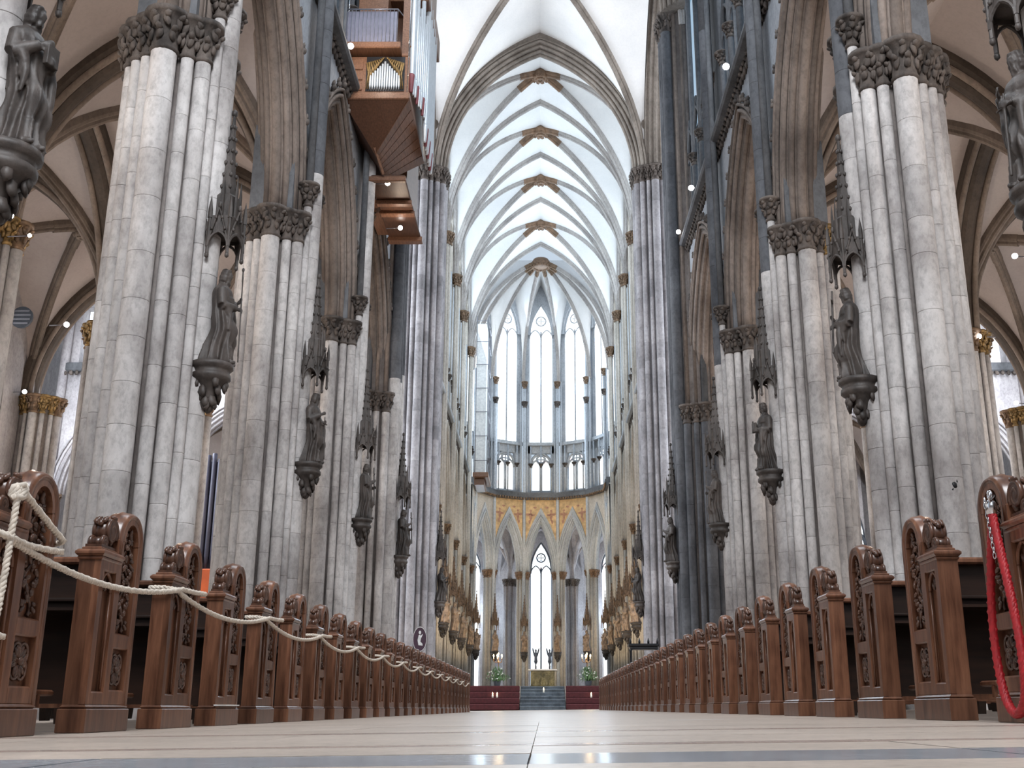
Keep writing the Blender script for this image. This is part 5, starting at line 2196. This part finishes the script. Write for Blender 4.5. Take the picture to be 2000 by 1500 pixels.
# main case above and its front
obox('upper_case', -6.4, -4.75, 33.4, 36.6, 20.5, 27.5, 'organ_shade_wood')
obox('upper_cornice', -6.4, -3.95, 32.4, 36.2, 23.7, 24.6, 'organ_wood')
obox('upper_tower', -6.4, -4.1, 32.6, 36.0, 24.6, 28.0, 'organ_wood')
obox('case_pilaster', -4.62, -4.40, 31.0, 31.25, 20.55, 24.0, 'organ_wood')
# tall front pipes
tall = []
for i in range(8):
    tall.append((-4.30 + .035 * i, 31.2 + .24 * i, 19.35 + .05 * (i % 3), 4.2 - .22 * ((i * 3) % 5) if i else 4.9, .075 if i else .10))
for i in range(9):
    tall.append((-4.03, 33.1 + .25 * i, 18.6 - .02 * i, 5.6 - .35 * ((i * 2) % 4), .095))
for i, (x, y, z, h, r) in enumerate(tall):
    m = MB()
    m.lathe([(r * .25, 0), (r * .3, .05), (r, .7), (r, h), (r * .9, h + .005)], 12, L3(x, y, z))
    p = put('pipe', m.mesh('pipe', 'pipe_metal'), og)
    m = MB()
    m.lathe([(r * .45, 0), (r * .62, .02), (r * 1.05, .58), (r * 1.05, .66)], 10, L3(x, y, z - .02))
    put('pipe_foot', m.mesh('pipe_foot', 'pipe_foot_red' if i % 3 == 0 else 'pipe_metal'), p)
m = MB()
m.tube([L3(-4.36, 31.1, 21.0), L3(-4.05, 33.2, 21.0)], .03, 6)
m.box(*[v for ab in zip(L3(-4.45, 30.98, 22.9), L3(-4.35, 32.9, 23.8)) for v in ab])
put('pipe_rail', m.mesh('pipe_rail', 'organ_wood'), og)
for i in range(14):
    m = MB()
    y_ = 31.15 + .13 * i
    m.tube([L3(-4.30, y_, 23.75), L3(-4.28, y_ + .05, 23.3 - .03 * i)], [.03, .015], 5)
    put('gilded_shade', m.mesh('gilded_shade', 'gilded'), og)
for x, y in ((-6.42, 30.9), (-4.4, 31.0)):
    m = MB()
    m.tube([L3(x, y, 19.2), L3(x + .05, y, 30.0)], .018, 5)
    put('suspension_rod', m.mesh('suspension_rod', 'steel'), og)
tag(og, 'wooden organ with silver pipes hanging high on the left nave wall', 'organ')

# ------------------------------------------------------------------ spot lamps
def spot_lamp(loc, face, label, r=.075, arm=0.5):
    """housing, lens and bracket; the lens looks along face"""
    root = empty('spot_lamp', loc)
    q = Vector(face).normalized().to_track_quat('Z', 'Y').to_matrix()
    def tr(m):
        m.v = [tuple(q @ Vector(p)) for p in m.v]
        return m
    m = MB()
    m.lathe([(.02, -.22), (r * .7, -.2), (r, -.05), (r * 1.1, .02)], 12)
    put('housing', tr(m).mesh('housing', 'grey_metal'), root)
    m = MB()
    m.lathe([(.0, .05), (r * .6, .045), (r, .015)], 12, cap=False)
    put('lens', tr(m).mesh('lens', 'lamp_glow'), root)
    m = MB()
    m.tube([tuple(q @ Vector((0, 0, -.15))), tuple(q @ Vector((0, 0, -.15)) + Vector((arm if loc[0] > 0 else -arm, 0, -.02)))], .018, 6)
    put('bracket', m.mesh('bracket', 'grey_metal'), root)
    tag(root, label, 'lamp', 'spot lamps')
    return root


CAMV = Vector((0, 0, 0.09))
def along(px, py, depth):
    """the point at a given distance down the nave that the photograph shows at (px, py)"""
    u, v = (px - 1060) / 2120, (750 - py) / 2120
    fy = math.cos(PITCH) - v * math.sin(PITCH)
    return (u / fy * depth, depth, (math.sin(PITCH) + v * math.cos(PITCH)) / fy * depth + 0.0905)


LAMPS = [
    (685, 90, 30.3, 'bright spot lamp under the organ balcony railing', .10),
    (757, 358, 33.9, 'spot lamp in the first field of the organ underside', .09),
    (782, 445, 37.2, 'spot lamp in the last field of the organ underside', .09),
    (18, 420, 24.6, 'bright spot lamp on the capital at the left picture edge', .11),
    (58, 460, 25.0, 'small spot lamp beside the capital at the left picture edge', .05),
    (130, 634, 32.8, 'spot lamp above the gilded capital behind the biggest left pillar', .09),
    (48, 765, 41.2, 'spot lamp over the outer wall capitals at the left', .09),
    (1418, 130, 32.2, 'bright spot lamp high on the right gallery', .12),
    (1424, 208, 33.0, 'small square spot lamp on the right gallery ledge', .06),
    (1382, 257, 35.0, 'spot lamp on a bracket at the right gallery ledge', .10),
    (1350, 367, 39.2, 'round spot lamp lower on the right gallery', .12),
    (1325, 453, 42.6, 'spot lamp on a bracket near the right crossing pillar', .10),
    (1982, 500, 27.0, 'spot lamp on the aisle capital at the right picture edge', .08),
    (1912, 657, 33.9, 'spot lamp above the gilded capital behind the biggest right pillar', .09),
    (1985, 787, 43.0, 'spot lamp over the outer wall capitals at the right', .10),
]
for px_, py_, dep, lab, r in LAMPS:
    p = Vector(along(px_, py_, dep))
    spot_lamp(tuple(p), (CAMV - p) + Vector((0, 0, 2)), lab, r, .55)

# ------------------------------------------------------------------ smaller things
# round sign on a post beyond the pews
sg = empty('round_sign', (-4.03, 36.5, floor_z(-4.03)), (0, 0, 0))
sg.scale = (.78, 1, 1.2)
m = MB()
m.lathe([(.18, 0), (.18, .03), (.03, .05), (.02, .06), (.02, 1.62)], 12)
put('post', m.mesh('post', 'grey_metal'), sg)
m = MB()
m.prism([(.30 * math.cos(2 * PI * i / 32), 1.92 + .34 * math.sin(2 * PI * i / 32)) for i in range(32)], lambda u, w, d: (u, d, w), -.02, .02)
put('disc', m.mesh('disc', 'sign_purple'), sg)
m = MB()
m.tube([(.285 * math.cos(2 * PI * i / 32), -.022, 1.92 + .325 * math.sin(2 * PI * i / 32)) for i in range(32)], .012, 5, True, True)
put('rim', m.mesh('rim', 'sign_white'), sg)
m = MB()


def flat(pts):
    m.prism(pts, lambda u, w, d: (u, d, w), -.03, -.019)


flat([(-.0 + .05 * math.cos(2 * PI * i / 12), 2.10 + .05 * math.sin(2 * PI * i / 12)) for i in range(12)])
flat([(-.05, 1.76), (-.09, 1.90), (-.05, 2.03), (.02, 2.04), (.05, 1.95), (.03, 1.86), (.12, 1.80), (.13, 1.75)])
flat([(.03, 2.0), (.10, 2.06), (.12, 2.04), (.05, 1.94)])
put('kneeling_emblem', m.mesh('kneeling_emblem', 'sign_white'), sg)
tag(sg, 'round purple sign with a white kneeling figure on a post beyond the left pews', 'sign')

# dark canopied stand at the far end of the right row
st = empty('canopied_stand', (4.2, 46.6, floor_z(4.2)))
st.scale = (.85, .85, 1.16)
m = MB()
m.box(-.75, .75, -.5, .5, 2.15, 2.25, ch=.03)
m.box(-.68, .68, -.44, .44, 2.05, 2.15, ch=.02)
put('roof_slab', m.mesh('roof_slab', 'iron'), st)
for x in (-.62, .62):
    for y in (-.38, .38):
        m = MB()
        m.lathe([(.06, .0), (.04, .1), (.035, 1.1), (.05, 1.15), (.035, 1.2), (.035, 1.98), (.06, 2.06)], 8, (x, y, 0))
        put('post', m.mesh('post', 'iron'), st)
for x in (-.66, -.22, .22, .66):
    m = MB()
    m.lathe([(.05, 2.25), (.06, 2.32), (.025, 2.42), (.0, 2.46)], 8, (x, -.4, 0))
    put('finial', m.mesh('finial', 'iron'), st)
m = MB()
m.box(-.62, .62, -.38, .38, .15, 1.15, ch=.02)
put('chest', m.mesh('chest', 'pew_dark'), st)
tag(st, 'dark canopied stand with slender posts behind the right pews', 'stand')

# dark pipes on an orange case in the transept, seen between the left pillars
tr = empty('transept_organ', (-16.4, 51.5, 0))
m = MB()
m.box(-1.9, 1.9, -.8, .8, 0, 6.3, ch=.06)
put('orange_case', m.mesh('orange_case', 'orange_case'), tr)
for i in range(14):
    m = MB()
    x = -1.75 + .27 * i
    h = 5.0 + .5 * math.sin(i * .9)
    m.lathe([(.03, 6.3), (.12, 6.9), (.12, 6.3 + h), (.1, 6.32 + h)], 10, (x, -.6, 0))
    put('dark_pipe', m.mesh('dark_pipe', 'slate_pipe'), tr)
m = MB()
m.box(-1.85, 1.85, -.4, .75, 6.3, 11.5, ch=.05)
put('pipe_case', m.mesh('pipe_case', 'slate_pipe'), tr)
tag(tr, 'dark blue pipes over an orange case, seen between the first two left pillars', 'organ')

# painted shield on the aisle vault
sh = empty('round_shield', along(43, 620, 40.0), (0, 0, 0))
sh.scale = (1.25, 1, 1.3)
m = MB()
m.prism([(.34 * math.cos(2 * PI * i / 20), .34 * math.sin(2 * PI * i / 20)) for i in range(20)], lambda u, w, d: (u, d, w), -.05, .05)
put('disc', m.mesh('disc', 'lead'), sh)
for i in range(4):
    m = MB()
    z = -.2 + .13 * i
    wd = math.sqrt(max(.01, .32 ** 2 - z * z)) * .9
    m.box(-wd, wd, -.07, -.05, z - .025, z + .025)
    put('stripe', m.mesh('stripe', 'grey_metal'), sh)
tag(sh, 'dark round shield with pale stripes on the left aisle vault', 'shield')

# wrapped scaffold on a wooden platform in the choir
sc_ = empty('wrapped_scaffold', (-4.95, 86.5, -4.0))
m = MB()
m.box(-.6, .65, -2.2, 2.0, 21.6, 22.0, ch=.05)
m.box(-.5, .3, -1.6, 1.6, 21.1, 21.6, ch=.05)
put('wooden_deck', m.mesh('wooden_deck', 'organ_wood'), sc_)
m = MB()
m.box(-.45, .35, -1.8, 1.8, 22.0, 34.6, ch=.05)
put('white_sheet', m.mesh('white_sheet', 'scaffold_sheet'), sc_)
for z in (23.0, 25.0, 27.0, 29.0, 31.0, 33.0, 34.8):
    m = MB()
    for y in (-1.95,):
        m.tube([(-.5, y, z), (.55, y, z)], .03, 6)
    m.tube([(.5, -1.95, z), (.5, 1.95, z)], .03, 6)
    put('rail', m.mesh('rail', 'grey_metal'), sc_)
for x, y in ((.5, -1.95), (.5, 0), (.5, 1.95), (-.45, -1.95)):
    m = MB()
    m.tube([(x, y, 22), (x, y, 35.2)], .035, 6)
    put('standard', m.mesh('standard', 'grey_metal'), sc_)
tag(sc_, 'white sheeted scaffold on a brown wooden deck high on the left choir wall', 'scaffold')

# small marks seen on single pieces
m = MB()
m.box(-.002, .022, -.024, .552, .134, .142)
put('white_strip', m.mesh('white_strip', 'linen'), PEWS[-1][3])
big = [o for o in COL.objects if o.name.startswith('clustered_pillar') and o.parent is None and o.location.x > 0 and abs(o.location.y - YR[1]) < .01][0]
m = MB()
rr = random.Random(2)
for dx_, dz_, a_, b_ in ((0, 0, .05, .07), (.045, .06, .035, .05), (-.03, -.07, .035, .045)):
    m.ico((dx_, -.215 + abs(dx_) * .3, dz_), (a_, .02, b_), None, 1, .25, rr)
put('dark_stain', m.mesh('dark_stain', 'iron'), big, (0, -.90, 3.62))
nxt = [o for o in COL.objects if o.name.startswith('clustered_pillar') and o.parent is None and o.location.x > 0 and abs(o.location.y - YR[2]) < .01][0]
for ch in nxt.children:
    if ch.name.startswith('capital') and ch.location.x > .45 and ch.location.z < 12:
        r0 = .115 if ch.location.y < -.5 else .135
        ch.data = capital_mesh(r0, 0.7, 'gilded')
